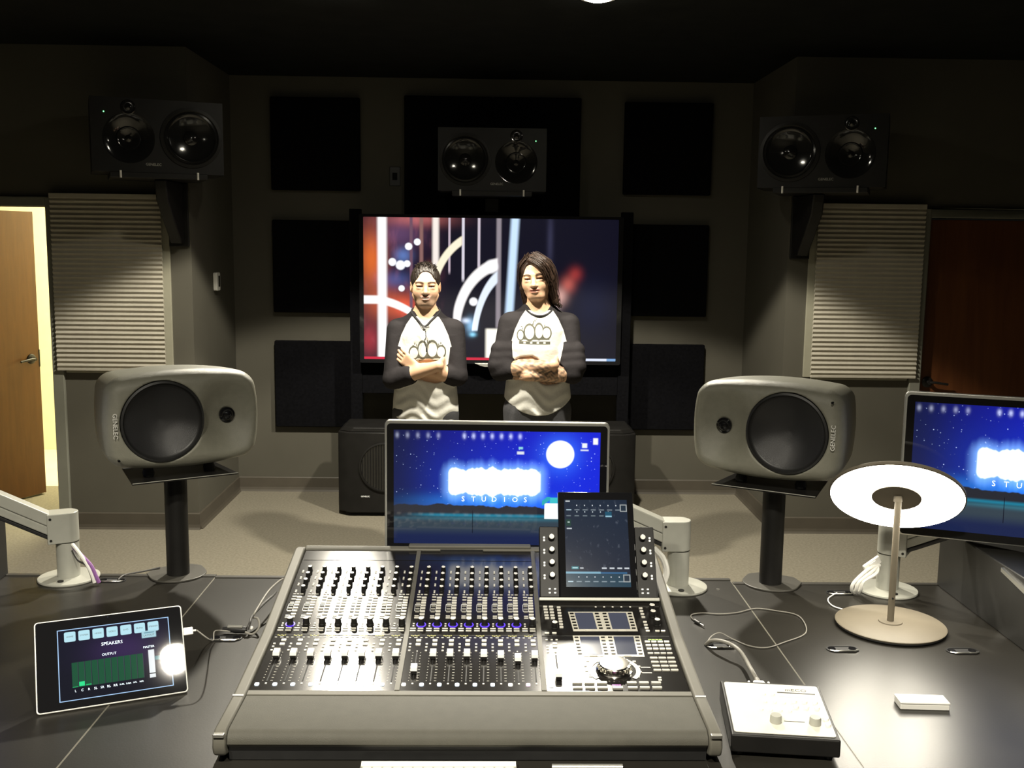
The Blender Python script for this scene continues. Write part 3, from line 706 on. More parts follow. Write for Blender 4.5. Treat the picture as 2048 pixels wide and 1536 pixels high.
# ------------------------------------------------------------------ computer displays
def night_paint(u, v, uv):
    A = 16 / 9.
    P = Paint(u * .003 + .006, u * u * .010 + .008, u.step(-.1, 1.0) * .62 + .07)
    P.plus(glow(u, v, .50, .55, .42, .30), (.0, .02, .16)); P.over(u.step(.22, -.05) * .75, (.008, .012, .05))
    vo = X.nt.nodes.new('ShaderNodeTexVoronoi'); vo.inputs['Scale'].default_value = 34; mp = X.nt.nodes.new('ShaderNodeMapping'); mp.inputs['Scale'].default_value = (A, 1, 1)
    X.nt.links.new(uv, mp.inputs[0]); X.nt.links.new(mp.outputs[0], vo.inputs['Vector'])
    sp = X.nt.nodes.new('ShaderNodeSeparateXYZ'); X.nt.links.new(vo.outputs['Color'], sp.inputs[0])
    st = X(vo.outputs['Distance']).step(.22, .05) * X(sp.outputs[0]).step(.45, 1.0)
    P.plus(st, (.5, .62, .9))
    P.plus(glow(u, v, .49, .37, .33, .07), (.02, .22, .55))
    def N(sc, det=2):
        n = X.nt.nodes.new('ShaderNodeTexNoise'); n.noise_dimensions = '1D'; n.inputs['Scale'].default_value = sc; n.inputs['Detail'].default_value = det
        X.nt.links.new(u.v, n.inputs['W']); return X(n.outputs['Fac'])
    ridge = N(7, 3) * .11 + .295 - (u - .35).abs() * .05
    P.over((v - ridge).step(.006, -.006), (.018, .020, .030))
    P.over(rect(u, v, .12, .85, .247, .268, .10, .014), (.01, .20, .32)); P.over(v.step(.245, .225), (.035, .055, .075))
    P.plus(glow(u, v, .5, .23, .4, .02), (.0, .10, .14)); P.over(v.step(.17, .06), (.008, .016, .07))
    P.over((u - .385).abs().step(.002, .0008) * rect(u, v, .3, .45, .10, .30), (.0, .0, .01))
    # moon, lettering glow
    P.plus(glow(u, v, .807, .805, .085, .15), (.04, .18, .5)); P.over(disc(u, v, .807, .805, .118, A, .08), (1.7, 1.8, 1.8))
    nb = N(16, 2) * .16 - .05
    for c0, c1, s_ in ((.25, .73, 1.0),):
        d = ((u - .49).abs() - .195).max(0.0) * A; e = ((v - .555).abs() - .045 - nb * .6).max(0.0); r_ = (d * d + e * e).sqrt()
        P.plus(r_.step(.15, .0), (.28, .6, 1.1)); P.over(r_.step(.060, .03), (2.4, 2.4, 2.4))
    # hut with a lit wall and turquoise roof
    rf = (v - .42) + (u - .80) * -.0
    P.over(rect(u, v, .735, .86, .235, .375, .003, .004), (1.1, 1.2, 1.2))
    roof = rect(u, v, .76, .86, .375, .425, .003, .004) ; P.over(roof, (.05, .55, .62))
    sl = (v - .375 - (u - .725) * 1.45); P.over(rect(u, v, .722, .762, .355, .43, .002, .003) * (sl.abs().step(.030, .018)), (.03, .42, .5))
    # icons along the top
    for i, px in enumerate((.005, .055, .105, .155, .205, .33, .375, .42, .465, .51, .555, .60)):
        P.plus(glow(u, v, px + .012, .955, .008, .022), (.28, .30, .38) if i < 5 else (.55, .6, .7))
    P.over(rect(u, v, .598, .632, .80, .825), (.75, .8, .9)); P.over(rect(u, v, .606, .626, .845, .865), (.3, .75, .8))
    P.over(rect(u, v, .912, .936, .865, .905), (.9, .95, 1)); P.over(rect(u, v, .905, .943, .838, .850), (.8, .85, .95)); P.over(rect(u, v, .965, .988, .895, .95), (1, 1, 1))
    return P
M['night'] = screen_mat('night_desktop', night_paint, 1.0, .05)
M['txt'] = mat('screen_lettering', (.9, .95, 1), .4, emit=(.85, .95, 1.0), estr=1.4)
def display(lab, loc, yaw, lean):
    t = thing('computer_display', lab, 'monitor', loc, yaw, 'glossy computer displays')
    t.rotation_euler = Euler((lean, 0, yaw), 'XYZ')
    W_, H_ = .652, .388
    m = MB(); m.prism(rrect(W_, H_, .016, 6, 0, H_ / 2), 0, .016, axis='y').build('aluminium_shell', M['alu'], t, bevel=.003)
    m = MB(); m.prism(rrect(W_ - .014, H_ - .014, .011, 6, 0, H_ / 2 - .003), -.003, .0, axis='y').build('glass_front', M['gloss'], t)
    m = MB(); m.prism(rrect(.50, .28, .03, 5, 0, H_ / 2), .016, .034, axis='y').build('rear_bulge', M['alu'], t, bevel=.008)
    sc = link('screen', screen_quad(.598, .336), t, loc=(0, -.0036, H_ / 2 - .002)); sc.data.materials.append(M['night'])
    w0 = -.299
    for q, ch in enumerate('STUDIOS'):
        link('screen_letter', text_mesh('screen_letter', ch, .021, M['txt']), sc, loc=(w0 + .598 * (.338 + q * .0505), -.0004, -.168 + .336 * .40), rot=(PI / 2, 0, 0))
    return t
MC = display('glossy display showing a night sky behind the mixing console', (.021, 2.912, .897), math.radians(-2.0), math.radians(-1.0))
MR = display('glossy display showing a night sky behind the table lamp', (1.507, 2.735, .973), math.radians(-22), math.radians(-5.2))
MR.scale = (1.075, 1.075, 1.075)
ML = display('glossy display at the end of the arm behind the tablet', (-1.665, 2.62, 1.0), math.radians(42), math.radians(-5))

# monitor arms
def arm(lab, base, tip, tipz, cable):
    bx, by = base
    t = thing('monitor_arm', lab, 'monitor arm', (bx, by, DT), 0, 'silver monitor arms')
    MB().lathe([(.0001, 0), (.088, 0), (.090, .003), (.089, .007), (.080, .009), (.0001, .010)], 40).build('base_plate', M['silver'], t, smooth=True)
    MB().cyl((.0, -.062, .009), (0, -.062, .0125), .009, n=14).build('base_bolt', M['darkmetal'], t, smooth=True)
    MB().lathe([(.033, .008), (.033, .118), (.0345, .119)], 32).build('post', M['silver'], t, smooth=True)
    d = Vector((tip[0] - bx, tip[1] - by, 0)); L = d.length; d.normalize(); ang = math.atan2(d.y, d.x)
    R_ = Matrix.Rotation(ang, 4, 'Z')
    m = MB(); m.M = R_
    pl = [(.0345 * math.cos(a), .0345 * math.sin(a)) for a in [PI / 2 + PI * i / 14 for i in range(15)]] + [(.055, -.0345), (.055, .0345)]
    m.prism(pl, .120, .212).build('swivel_block', M['silver'], t, bevel=.003)
    for q in ((.046, .132), (.046, .198)):
        for sgn in (-1, 1):
            m = MB(); m.M = R_; m.cyl((q[0], sgn * .034, q[1]), (q[0], sgn * .0362, q[1]), .004, n=8).build('screw', M['darkmetal'], t)
    m = MB(); m.M = R_; z1 = tipz - DT
    def beam(za, zb, h0, hw, name, mt):
        q = MB(); q.M = R_
        q.add([(.045, -hw, za - h0), (.045, hw, za - h0), (.045, hw, za), (.045, -hw, za), (L, -hw, zb - h0), (L, hw, zb - h0), (L, hw, zb), (L, -hw, zb)],
              [(0, 1, 2, 3), (7, 6, 5, 4), (0, 4, 5, 1), (1, 5, 6, 2), (2, 6, 7, 3), (3, 7, 4, 0)]).build(name, mt, t, bevel=.004)
    beam(.211, z1, .040, .029, 'upper_link', M['silver']); beam(.170, z1 - .042, .028, .026, 'lower_link', M['silver']); beam(.140, z1 - .072, .014, .018, 'cable_channel', M['black'])
    m = MB(); m.M = R_ @ Matrix.Translation((L, 0, z1 - .035)); m.lathe([(.026, -.05), (.026, .05), (.0001, .05)], 24).build('end_joint', M['silver'], t, smooth=True)
    return t, R_, L, z1
a1 = arm('silver monitor arm holding the display behind the mixing console', (.578, 3.012), (.10, 3.03), 1.16, None)
a2 = arm('silver monitor arm standing behind the table lamp', (1.215, 2.99), (1.50, 2.80), 1.13, None)
a3 = arm('silver monitor arm standing behind the tablet', (-1.287, 3.065), (-1.70, 2.88), 1.21, None)
for (t_, R_, L, z1), Dp in ((a1, MC), (a2, MR), (a3, ML)):
    bpy.context.view_layer.update()
    P0 = t_.matrix_world @ (R_ @ Vector((L, 0, z1 - .035))); P1 = Dp.matrix_world @ Vector((0, .034, .194))
    inv = t_.matrix_world.inverted()
    MB().cyl(inv @ P0, inv @ P1, .020, n=14).build('tilt_head', M['silver'], t_, smooth=True)

def cable(name, lab, cat, pts, r, m, n=8, group=None, sub=8):
    P0 = Vector(pts[0]); o = MB().tube(spline([Vector(p) - P0 for p in pts], sub), r, n).build(name, m, smooth=True, loc=P0)
    return tag(o, lab, cat, group)
# cables tied to the arms
cable('white_cable', 'thick white cable curving beside the arm behind the console', 'cable', [(.50, 3.0, .885), (.525, 2.98, .86), (.535, 2.965, .82), (.520, 2.95, .785), (.515, 2.93, .768)], .010, M['white'])
for i, (dx, mt, nm, lb) in enumerate(((0, 'white', 'white_cable', 'white cable dropping into the desk slot behind the tablet'), (.010, 'purple', 'purple_cable', 'purple cable dropping into the desk slot behind the tablet'), (-.004, 'cabled', 'black_cable', 'black cable looping out of the arm behind the tablet'))):
    pts = [(-1.262 + dx * .4, 3.04, .875 - .01 * i), (-1.235 + dx, 3.02, .855 - .012 * i), (-1.205 + dx, 3.005, .82), (-1.19 + dx, 3.0, .79), (-1.185 + dx * 1.4, 3.0, .768)]
    cable(nm, lb, 'cable', pts, .0055 if mt != 'cabled' else .003, M[mt])
for i in range(3):
    pts = [(1.175 - .004 * i, 2.955, .850 + .002 * i), (1.135 + .012 * i, 2.935, .845 - .006 * i), (1.092 + .013 * i, 2.925, .81), (1.085 + .014 * i, 2.93, .785), (1.098 + .008 * i, 2.945, .767)]
    cable('white_cable', ['outer white cable looping from the arm behind the lamp', 'middle white cable looping from the arm behind the lamp', 'inner white cable looping from the arm behind the lamp'][i], 'cable', pts, .0055, M['white'])
t = thing('cable_clip', 'white cable connector clipped to the arm behind the lamp', 'clip', (1.150, 2.952, .855)); t.rotation_euler = (0, -.5, .3)
MB().box2((-.03, -.006, -.012), (.03, .006, .012)).build('housing', M['white'], t, bevel=.003)
MB().box2((-.012, -.009, -.009), (.012, -.006, .009)).build('latch', M['white'], t, bevel=.001)
p = PZ(1436, 1179, DT); t = tag(MB().prism(rrect(.010, .005, .002, 3), 0, .002).build('metal_tab', M['steel'], loc=p), 'tiny metal tab on the desk beside the monitor arm base', 'tab'); t.rotation_euler = (0, 0, -.5)
q0, q1 = PZ(1742, 1205, DT), PZ(1718, 1187, DT)
cable('lamp_cord', 'thin white cord running from the lamp base to the desk slot', 'cord', [(1.03, 2.80, .765), (1.00, 2.84, .764), (1.005, 2.90, .764), (1.05, 2.955, .764)], .0018, M['white'])

# ------------------------------------------------------------------ grey desk speakers on stands
def grey_speaker_mesh():
    W_, H_, D_ = .452, .292, .29
    f = Field((-W_ / 2 - .04, -.05, -H_ / 2 - .03), (W_ / 2 + .04, D_ + .03, H_ / 2 + .03), .004)
    def body(x, y, z):
        sh = 1 - .13 * np.clip((y - .05) / D_, 0, 1) ** 1.5
        zz = z / (1 - .16 * (x / (W_ / 2)) ** 2) ; xx = x / (1 - .09 * (z / (H_ / 2)) ** 2)
        yy = y - .016 * ((x / (W_ / 2)) ** 2 + (z / (H_ / 2)) ** 2) * .6
        return f_rbox(xx / sh, yy, zz / sh, (0, D_ / 2, 0), (W_ / 2, D_ / 2, H_ / 2), .042) * .8
    f.put(body, (-W_ / 2, 0, -H_ / 2), (W_ / 2, D_, H_ / 2), .01)
    f.ell((.132, -.050, 0), (.108, .102, .128), .03, 's')          # tweeter waveguide
    f.cap((.132, .03, 0), (.132, .06, 0), .020, .020, .008, 's')
    f.cap((-.065, -.03, 0), (-.065, .030, 0), .119, .119, .004, 's')   # woofer recess
    V, Q = f.mesh(); return np_mesh('speaker_body', V, Q, M['sgrey'])
SPB = grey_speaker_mesh()
def grey_speaker(lab, lab2, px, py, yaw, flip, zc):
    st = thing('speaker_stand', lab2, 'speaker stand', (px, py, DT), yaw, 'black desktop speaker stands')
    pl = [(.085 * math.cos(a), .085 * math.sin(a) * .92) for a in [PI + PI * i / 18 for i in range(19)]]
    MB().prism([(-.085, .07), (-.06, .10)] + [(.06, .10), (.085, .07)] and [(x, y) for x, y in pl] + [(.085, .05), (.05, .09), (-.05, .09), (-.085, .05)], 0, .006).build('base_plate', M['greyplate'], st, bevel=.002)
    zt = zc - .148 - .028
    MB().lathe([(.034, .006), (.034, zt - DT - .006), (.0001, zt - DT - .006)], 32).build('pole', M['satin'], st, smooth=True)
    m = MB(); m.add([(-.155, -.135, 0), (.155, -.135, 0), (.135, .10, 0), (-.135, .10, 0), (-.155, -.135, .005), (.155, -.135, .005), (.135, .10, .005), (-.135, .10, .005)], [(3, 2, 1, 0), (4, 5, 6, 7), (0, 1, 5, 4), (1, 2, 6, 5), (2, 3, 7, 6), (3, 0, 4, 7)])
    m.build('top_plate', M['satin'], st, bevel=.0015, loc=(0, 0, zt - DT - .006))
    MB().tube([(-.154, -.1355, .001), (.154, -.1355, .001)], .0012, 5).build('plate_edge', M['silver'], st, loc=(0, 0, zt - DT - .002))
    for q in (-1, 1): MB().lathe([(.016, 0), (.018, .010), (.014, .022), (.0001, .022)], 18).build('rubber_pad', M['rubber'], st, smooth=True, loc=(q * .09, -.05, zt - DT))
    t = thing('studio_speaker', lab, 'speaker', (px, py, zc), yaw, 'grey desktop studio speakers')
    t.rotation_euler = Euler((0, PI if flip else 0, yaw), 'XYZ')
    off = Matrix.Translation((0, -.155, 0))
    def ch(o): o.location = (o.location.x, o.location.y - .155, o.location.z); return o
    ch(link('cabinet', SPB, t))
    s = 1
    m = MB(); m.M = Matrix.Translation((-.065, .022, 0)) @ Matrix.Rotation(PI / 2, 4, 'X')
    m.lathe([(.118, .006), (.118, .016), (.112, .018), (.108, .010), (.104, .008)], 56); ch(m.build('woofer_ring', M['black'], t, smooth=True))
    m = MB(); m.M = Matrix.Translation((-.065, .022, 0)) @ Matrix.Rotation(PI / 2, 4, 'X')
    m.lathe([(.110 * math.sqrt(q / 14) + .0001, .010 - .042 * (1 - q / 14)) for q in range(14, -1, -1)], 56); ch(m.build('woofer_grille', M['cone2'], t, smooth=True))
    m = MB(); m.M = Matrix.Translation((.132, .046, 0)) @ Matrix.Rotation(PI / 2, 4, 'X')
    m.lathe([(.023, -.012), (.023, .002), (.019, .004)] + [(.017 * math.cos(a), .005 + .011 * math.sin(a)) for a in [PI / 2 * i / 6 for i in range(7)]], 28); ch(m.build('tweeter_dome', M['gloss'], t, smooth=True))
    m = MB(); m.M = Matrix.Translation((-.192, -.0002, -.102)) @ Matrix.Rotation(PI / 2, 4, 'X'); m.lathe([(.0001, -.006), (.0035, -.006), (.0035, .003)], 10); ch(m.build('indicator', M['black'], t))
    o = link('logo_text', text_mesh('logo_text', 'GENELEC', .0175, M['white'], .0006), t, loc=(-.199, .0005, -.002), rot=(PI / 2, PI / 2, 0)); ch(o)
    return t
grey_speaker('grey horizontal studio speaker on the stand behind the tablet', 'black pole stand under the grey speaker behind the tablet', -.964, 3.10, math.radians(31), False, 1.272)
grey_speaker('grey horizontal studio speaker on the stand beside the table lamp', 'black pole stand under the grey speaker beside the table lamp', .872, 3.044, math.radians(-31), True, 1.262)
# ------------------------------------------------------------------ mixing console
CC = -.036                                  # centre x
YA, ZA, YB, ZB, YT, ZT = 2.115, .830, 2.370, .855, 2.805, .9325      # panel profile: front, crease, top
HW = .480                                   # half width of the module area
con = thing('mixing_console', 'wide black and grey mixing console with faders and knobs on the desk', 'mixing console', (CC, 2.1, DT))
CO = Vector((CC, 2.1, DT))
def frame(y0, z0, y1, z1):
    d = Vector((0, y1 - y0, z1 - z0)); L = d.length; d.normalize(); n = Vector((1, 0, 0)).cross(d)
    return Vector((0, y0, z0)), d, n, L
PF, PK = frame(YA, ZA, YB, ZB), frame(YB, ZB, YT, ZT)
def rotm(sec): d, n = sec[1], sec[2]; return Matrix(((1, 0, 0), (0, d.y, n.y), (0, d.z, n.z)))
RF, RK = rotm(PF).to_4x4(), rotm(PK).to_4x4()
def cp(px, py):
    """pixel -> console-local point on the panel, and the rotation of that section"""
    p = hit(px, py, PK[0], PK[2])
    if p.y >= YB: return p - CO, RK
    return hit(px, py, PF[0], PF[2]) - CO, RF
def rowpt(py):
    p, R_ = cp(950, py); return p.y, p.z, R_
def inst(name, me, parent, p, R_, h=0.0, rz=0.0, sc=None):
    o = bpy.data.objects.new(name, me); COL.objects.link(o); o.parent = parent
    Mx = Matrix.Translation(Vector(p)) @ R_ @ Matrix.Translation((0, 0, h)) @ Matrix.Rotation(rz, 4, 'Z')
    if sc: Mx = Mx @ Matrix.Diagonal((*sc, 1))
    o.matrix_local = Mx; return o
yA, zA, yB, zB, yT, zT = YA - 2.1, ZA - DT, YB - 2.1, ZB - DT, YT - 2.1, ZT - DT
# chassis below the modules, side rails, rim, front strip, armrest
m = MB(); m.prism([(yA - .01, .004), (yT + .005, .004), (yT + .005, zT - .012), (yB, zB - .012), (yA - .01, zA - .012)], -HW - .008, HW + .008, axis='x').build('chassis', M['black'], con)
for s in (-1, 1):
    x0, x1 = sorted((s * HW, s * (HW + .027)))
    prof = [(-.175, .020), (-.182, .040), (-.176, .062), (-.160, .070), (yA - .02, zA + .004), (yB, zB + .006), (yT - .01, zT + .008), (yT + .022, zT + .004), (yT + .030, zT - .02), (yT + .030, .0), (-.12, .0)]
    MB().prism(prof, x0, x1, axis='x').build('side_rail', M['cframe'], con, bevel=.006, seg=3)
    a, b = sorted((s * (HW + .002), s * (HW + .025)))
    MB().box2((a, -.1822, .060), (b, -.172, .068)).build('end_glint', M['steel'], con, bevel=.002)
    MB().box2((a, yA - .035, zA + .0045), (b, yA - .033, zA + .0062)).build('rail_seam', M['kw'], con)
MB().prism([(yT, zT - .02), (yT, zT + .004), (yT + .012, zT + .010), (yT + .026, zT + .006), (yT + .030, zT - .02)], -HW, HW, axis='x').build('rear_rim', M['cframe'], con, bevel=.003)
MB().box2((-.19, yT + .002, zT + .006), (.155, yT + .028, zT + .014)).build('rear_bar', M['cframe'], con, bevel=.003)
MB().box2((-.10, yT - .002, zT + .0), (.02, yT + .004, zT + .004)).build('rear_latch', M['black'], con)
MB().prism([(yA - .018, zA - .02), (yA - .018, zA - .0005), (yA, zA + .001), (yA, zA - .02)], -HW, HW, axis='x').build('front_strip', M['cframe'], con, bevel=.001)
pf = [(yA - .022, .012), (yA - .022, zA - .002)] + [(-.150 - .022 * math.sin(a), zA - .028 + .024 * math.cos(a)) for a in [PI / 2 * i / 8 for i in range(9)]] + [(-.168, zA - .034), (-.10, zA - .034)]
MB().prism(pf, -HW + .001, HW - .001, axis='x').build('armrest', M['pad'], con, smooth=True)
MB().prism([(yA - .022, .012), (yA - .022, zA - .036), (-.160, zA - .036), (-.156, .002), (-.10, .0)], -HW + .001, HW - .001, axis='x').build('front_fascia', M['black'], con)

# module plates (three modules: two with eight channels, one master section)
MW = 2 * HW / 3
mods = []
for k in range(3):
    x0 = -HW + k * MW + .003; x1 = x0 + MW - .006
    m = MB()
    m.prism([(yA, zA - .012), (yB, zB - .012), (yT, zT - .012), (yT, zT), (yB, zB), (yA, zA)], x0, x1, axis='x')
    mods.append(m.build('channel_module' if k < 2 else 'master_module', M['panel'], con))
for k in (1, 2):
    xx = -HW + k * MW
    MB().prism([(yA, zA - .01), (yB, zB - .01), (yT, zT - .01), (yT, zT + .0025), (yB, zB + .0025), (yA, zA + .0025)], xx - .0055, xx + .0055, axis='x').build('module_divider', M['cframe'], con)
for k in range(3):
    x0 = -HW + k * MW + .006
    MB().box2((x0, yB - .0012, zB - .002), (x0 + MW - .012, yB + .0012, zB + .0006)).build('crease_gap', M['rubber'], con)

# shared meshes
def box_mesh(name, w_, d_, h_, mt, r=.0):
    m = MB()
    if r: m.prism(rrect(w_, d_, r, 2), 0, h_)
    else: m.box2((-w_ / 2, -d_ / 2, 0), (w_ / 2, d_ / 2, h_))
    return m.mesh(name, mt)
def knob_mesh(name, r, h_, n=16):
    m = MB(); m.lathe([(r * 1.12, 0), (r * 1.12, h_ * .16), (r, h_ * .2), (r * .93, h_ * .93), (r * .85, h_)], n)
    m.mi = 1; m.lathe([(r * .85, h_), (r * .75, h_ + .0006), (.0001, h_ + .0006)], n)
    m.mi = 2; m.box2((-.0006, r * .2, h_ + .0004), (.0006, r * .85, h_ + .0012))
    return m.mesh(name, [M['satin'], M['knobtop'], M['kw']], True)
KN, KB_ = knob_mesh('knob', .0062, .0145), knob_mesh('large_knob', .0078, .0190, 20)
B_R = box_mesh('button', .0125, .0058, .0024, M['keyt'], .001); B_L = box_mesh('button', .0105, .0042, .0020, M['keyd'], .001); B_T = box_mesh('button', .0105, .0032, .0018, M['keyt'], .0008)
B_SM = box_mesh('button', .0112, .0088, .0024, M['keyt'], .001)
RINGL = MB().lathe([(.0092, .0), (.0092, .0010), (.0120, .0010), (.0120, 0)], 20).mesh('light_ring', M['blue'], True)
RINGD = MB().lathe([(.0092, .0), (.0092, .0008), (.0108, .0008), (.0108, 0)], 20).mesh('light_ring', M['darkmetal'], True)
m = MB(); m.mi = 0
m.add([(-.0075, -.013, .010), (.0075, -.013, .010), (.0075, .010, .010), (-.0075, .010, .010), (-.0070, -.0105, .017), (.0070, -.0105, .017), (.0070, .0085, .018), (-.0070, .0085, .018)], [(3, 2, 1, 0), (4, 5, 6, 7), (1, 2, 6, 5), (2, 3, 7, 6), (3, 0, 4, 7)])
m.add([(-.0075, -.013, .010), (.0075, -.013, .010), (.0070, -.0105, .017), (-.0070, -.0105, .017)], [(0, 1, 2, 3)])
m.mi = 1; m.box2((-.0065, -.014, .003), (.0065, .009, .010)); m.mi = 2; m.box2((-.002, -.004, -.004), (.002, .002, .004))
CAP = m.mesh('fader_cap', [M['capw'], M['darkmetal'], M['rubber']])
SLOT = box_mesh('fader_slot', .0028, .075, .0006, M['rubber'])
LEDC, LEDW, LEDP = [box_mesh('status_light', .0095, .0115, .0016, M[k], .003) for k in ('coolled', 'warmled', 'pinkled')]
DISP = box_mesh('meter_strip', MW - .012, .036, .0006, M['panel'])
BOXF = MB(); ring_prism(BOXF, rrect(.0150, .0335, .0025, 3), rrect(.0136, .0321, .0018, 3), 0, .0009); BOXF = BOXF.mesh('group_outline', M['kw'])

CW = (MW - .008) / 8
def xch(k, i, fr): return -HW + k * MW + .004 + (i + fr) * CW
blue = {(0, 0)} | {(1, i) for i in range(7)}
fpos = {(1, 0): 1345, (1, 4): 1316, (1, 5): 1318, (1, 6): 1324, (1, 7): 1318}
lights = {(0, i): LEDC for i in range(8)}; lights.update({(1, i): LEDC for i in range(8)}); lights[(1, 0)] = LEDW; lights[(1, 6)] = LEDW; lights[(1, 7)] = LEDP
stuff = [MB(), MB()]; stuffy = [MB(), MB()]
def mark(mb, p, R_, w_, d_, h=.0011):
    mb.M = Matrix.Translation(Vector(p)) @ R_; mb.box2((-w_ / 2, -d_ / 2, 0), (w_ / 2, d_ / 2, h)); mb.M = Matrix.Identity(4)
for k in range(2):
    par = mods[k]
    y, z, R_ = rowpt(1116); inst('meter_strip', DISP, par, (-HW + (k + .5) * MW, y, z), R_, .0002)
    for i in range(8):
        def at(fr, py): y, z, R_ = rowpt(py); return (xch(k, i, fr), y, z), R_
        for py in (1143.5, 1156, 1169, 1182.5):
            p, R_ = at(.80, py); inst('knob', KN, par, p, R_, 0, random.uniform(-2.2, 2.2))
            p, R_ = at(.33, py + .5); mark(stuff[k], p, R_, .0042, .0030, .0022)
            p, R_ = at(.33, py + 3.3); mark(stuff[k], p, R_, .0042, .0030, .0022)
        for fr in (.30, .52, .78):
            p, R_ = at(fr, 1190); mark(stuff[k], p, R_, .0060 if fr < .7 else .008, .0022, .0014)
        for py in (1196.5, 1202, 1207, 1212, 1217.7, 1223.7, 1230, 1235.5):
            p, R_ = at(.70, py); inst('button', B_R, par, p, R_)
        for py in (1207.5, 1213, 1218.7, 1224.3):
            p, R_ = at(.36, py); inst('button', B_L, par, p, R_)
        p, R_ = at(.36, 1216); inst('group_outline', BOXF, par, p, R_, .0001)
        for py in (1195, 1200.5, 1233, 1236.7):
            p, R_ = at(.36, py); mark(stuff[k], p, R_, .0105, .0032, .0018)
        p, R_ = at(.72, 1250); inst('large_knob', KB_, par, p, R_, 0, random.uniform(-2, 2)); inst('light_ring', RINGL if (k, i) in blue else RINGD, par, p, R_, .0001)
        for py in (1248.5, 1253): p, R_ = at(.25, py); mark(stuff[k], p, R_, .0045, .0036, .0018)
        for py in (1257.8, 1262.3):
            for fr in (.24, .72): p, R_ = at(fr, py); mark(stuff[k], p, R_, .0135, .0032, .0016)
        for q in range(5): p, R_ = at(.22 + q * .11, 1271.5 + (q % 2)); mark(stuffy[k], p, R_, .0032, .0022 if q % 2 else .0035, .0005)
        for fr in (.14, .50, .84): p, R_ = at(fr, 1276); mark(stuff[k], p, R_, .0075 if fr == .5 else .0052, .0020, .001)
        for py in (1282, 1290): p, R_ = at(.70, py); inst('button', B_SM, par, p, R_)
        for py in (1289, 1295, 1302): p, R_ = at(.22, py); mark(stuff[k], p, R_, .0050, .0040, .0018)
        p, R_ = at(.70, 1303); mark(stuff[k], p, R_, .0030, .0030, .001)
        p, R_ = at(.70, 1334); inst('fader_slot', SLOT, par, p, R_, .0001, sc=(1, 1.75, 1))
        for q in range(11):
            for fr in (.46, .92, .99 if q > 3 else .92): p, R_ = at(fr, 1306 + q * 5.6); mark(stuff[k], p, R_, .0022, .0011, .0004)
        p, R_ = at(.70, fpos.get((k, i), 1315)); inst('fader_cap', CAP, par, p, R_)
        p, R_ = at(.22, 1370); inst('status_light', lights[(k, i)], par, p, R_)
        p, R_ = at(.70, 1368); mark(stuff[k], p, R_, .0040, .0040, .0012)
for k in range(2):
    o = stuff[k].build('small_keys', M['keyt'], mods[k]); o['kind'] = 'stuff'
    o = stuffy[k].build('display_lettering', M['oled'], mods[k]); o['kind'] = 'stuff'

# master section; positions read from the photograph in the crop frame (origin 1060,1190; 5.297 px per px)
MP = mods[2]
def z2(zx, zy): return cp(1060 + zx / 5.297, 1190 + zy / 5.297)
small = MB()
def key(zx, zy, w_, d_, mt='keyt', name='button', h=.0024):
    p, R_ = z2(zx, zy); kk = (round(w_, 5), round(d_, 5), mt, name)
    if kk not in key.c: key.c[kk] = box_mesh(name, w_, d_, h, M[mt], min(w_, d_) * .2)
    return inst(name, key.c[kk], MP, p, R_)
key.c = {}
u1 = .000236                                  # metres per crop pixel
for j, zy in enumerate((128, 157, 189, 220, 250)):
    for zx in (160 + j * 5, 222 + j * 5): key(zx, zy, .0105, .0058)
for j in range(8): key(303 + j * 4.3, 135 + j * 30, .0095, .0055)
def softblock(y0, y1, xs, skew, nrow):
    """two small displays between columns of soft keys, on a pale surround"""
    ym = (y0 + y1) / 2
    def P_(zx, zy): return z2(zx + (zy - y0) * skew, zy)
    def slab(a, b, c, d_, mt, name, h):
        pts = [P_(*q)[0] for q in ((a, d_), (b, d_), (b, c), (a, c))]; R_ = P_(a, ym)[1]; n = R_.to_3x3() @ Vector((0, 0, 1))
        m = MB(); m.add([tuple(q) for q in pts] + [tuple(q + n * h) for q in pts], [(3, 2, 1, 0), (4, 5, 6, 7), (0, 1, 5, 4), (1, 2, 6, 5), (2, 3, 7, 6), (3, 0, 4, 7)])
        return m.build(name, M[mt], MP)
    slab(xs[0], xs[5], y0, y1, 'surround', 'soft_key_surround', .0007)
    slab(xs[1], xs[2], y0 + 12, y1 - 22, 'lcd', 'small_display', .0013); slab(xs[3], xs[4], y0 + 12, y1 - 22, 'lcd', 'small_display', .0013)
    for a, b in ((xs[0], xs[1]), (xs[2], (xs[2] + xs[3]) / 2), ((xs[2] + xs[3]) / 2, xs[3]), (xs[4], xs[5])):
        for j in range(nrow):
            zy = y0 + 22 + (y1 - y0 - 50) * j / (nrow - 1); zx = (a + b) / 2 + (zy - y0) * skew
            key(zx, zy, .0095, .0046, 'satin')
    for q in ((xs[1] + xs[2]) / 2, (xs[3] + xs[4]) / 2): key(q + (y1 - y0) * skew, y1 - 8, .018, .0028, 'keyt')
softblock(180, 385, (402, 468, 660, 822, 1012, 1085), .28, 6)
softblock(432, 655, (452, 522, 728, 880, 1092, 1165), .22, 6)
for zx in (695, 785, 875, 967, 1060):
    p, R_ = z2(zx, 142); inst('knob', KN, MP, p, R_, 0, 0, (.55, .55, .3))
for zx, zy in ((1172, 145), (1180, 175), (1190, 207), (1200, 238), (1217, 290), (1226, 322), (1236, 354), (1247, 384)): key(zx, zy, .0092, .0058)
for zx, zy in ((1300, 230), (1345, 320), (1290, 165), (18, 320), (262, 350)):
    p, R_ = z2(zx, zy); inst('large_knob', KB_, MP, p, R_, 0, .5, (1, 1, .9)) if zx > 100 else None
for zx, zy in ((1350, 385), (1410, 385), (180, 408), (258, 408)): key(zx, zy, .0105, .005)
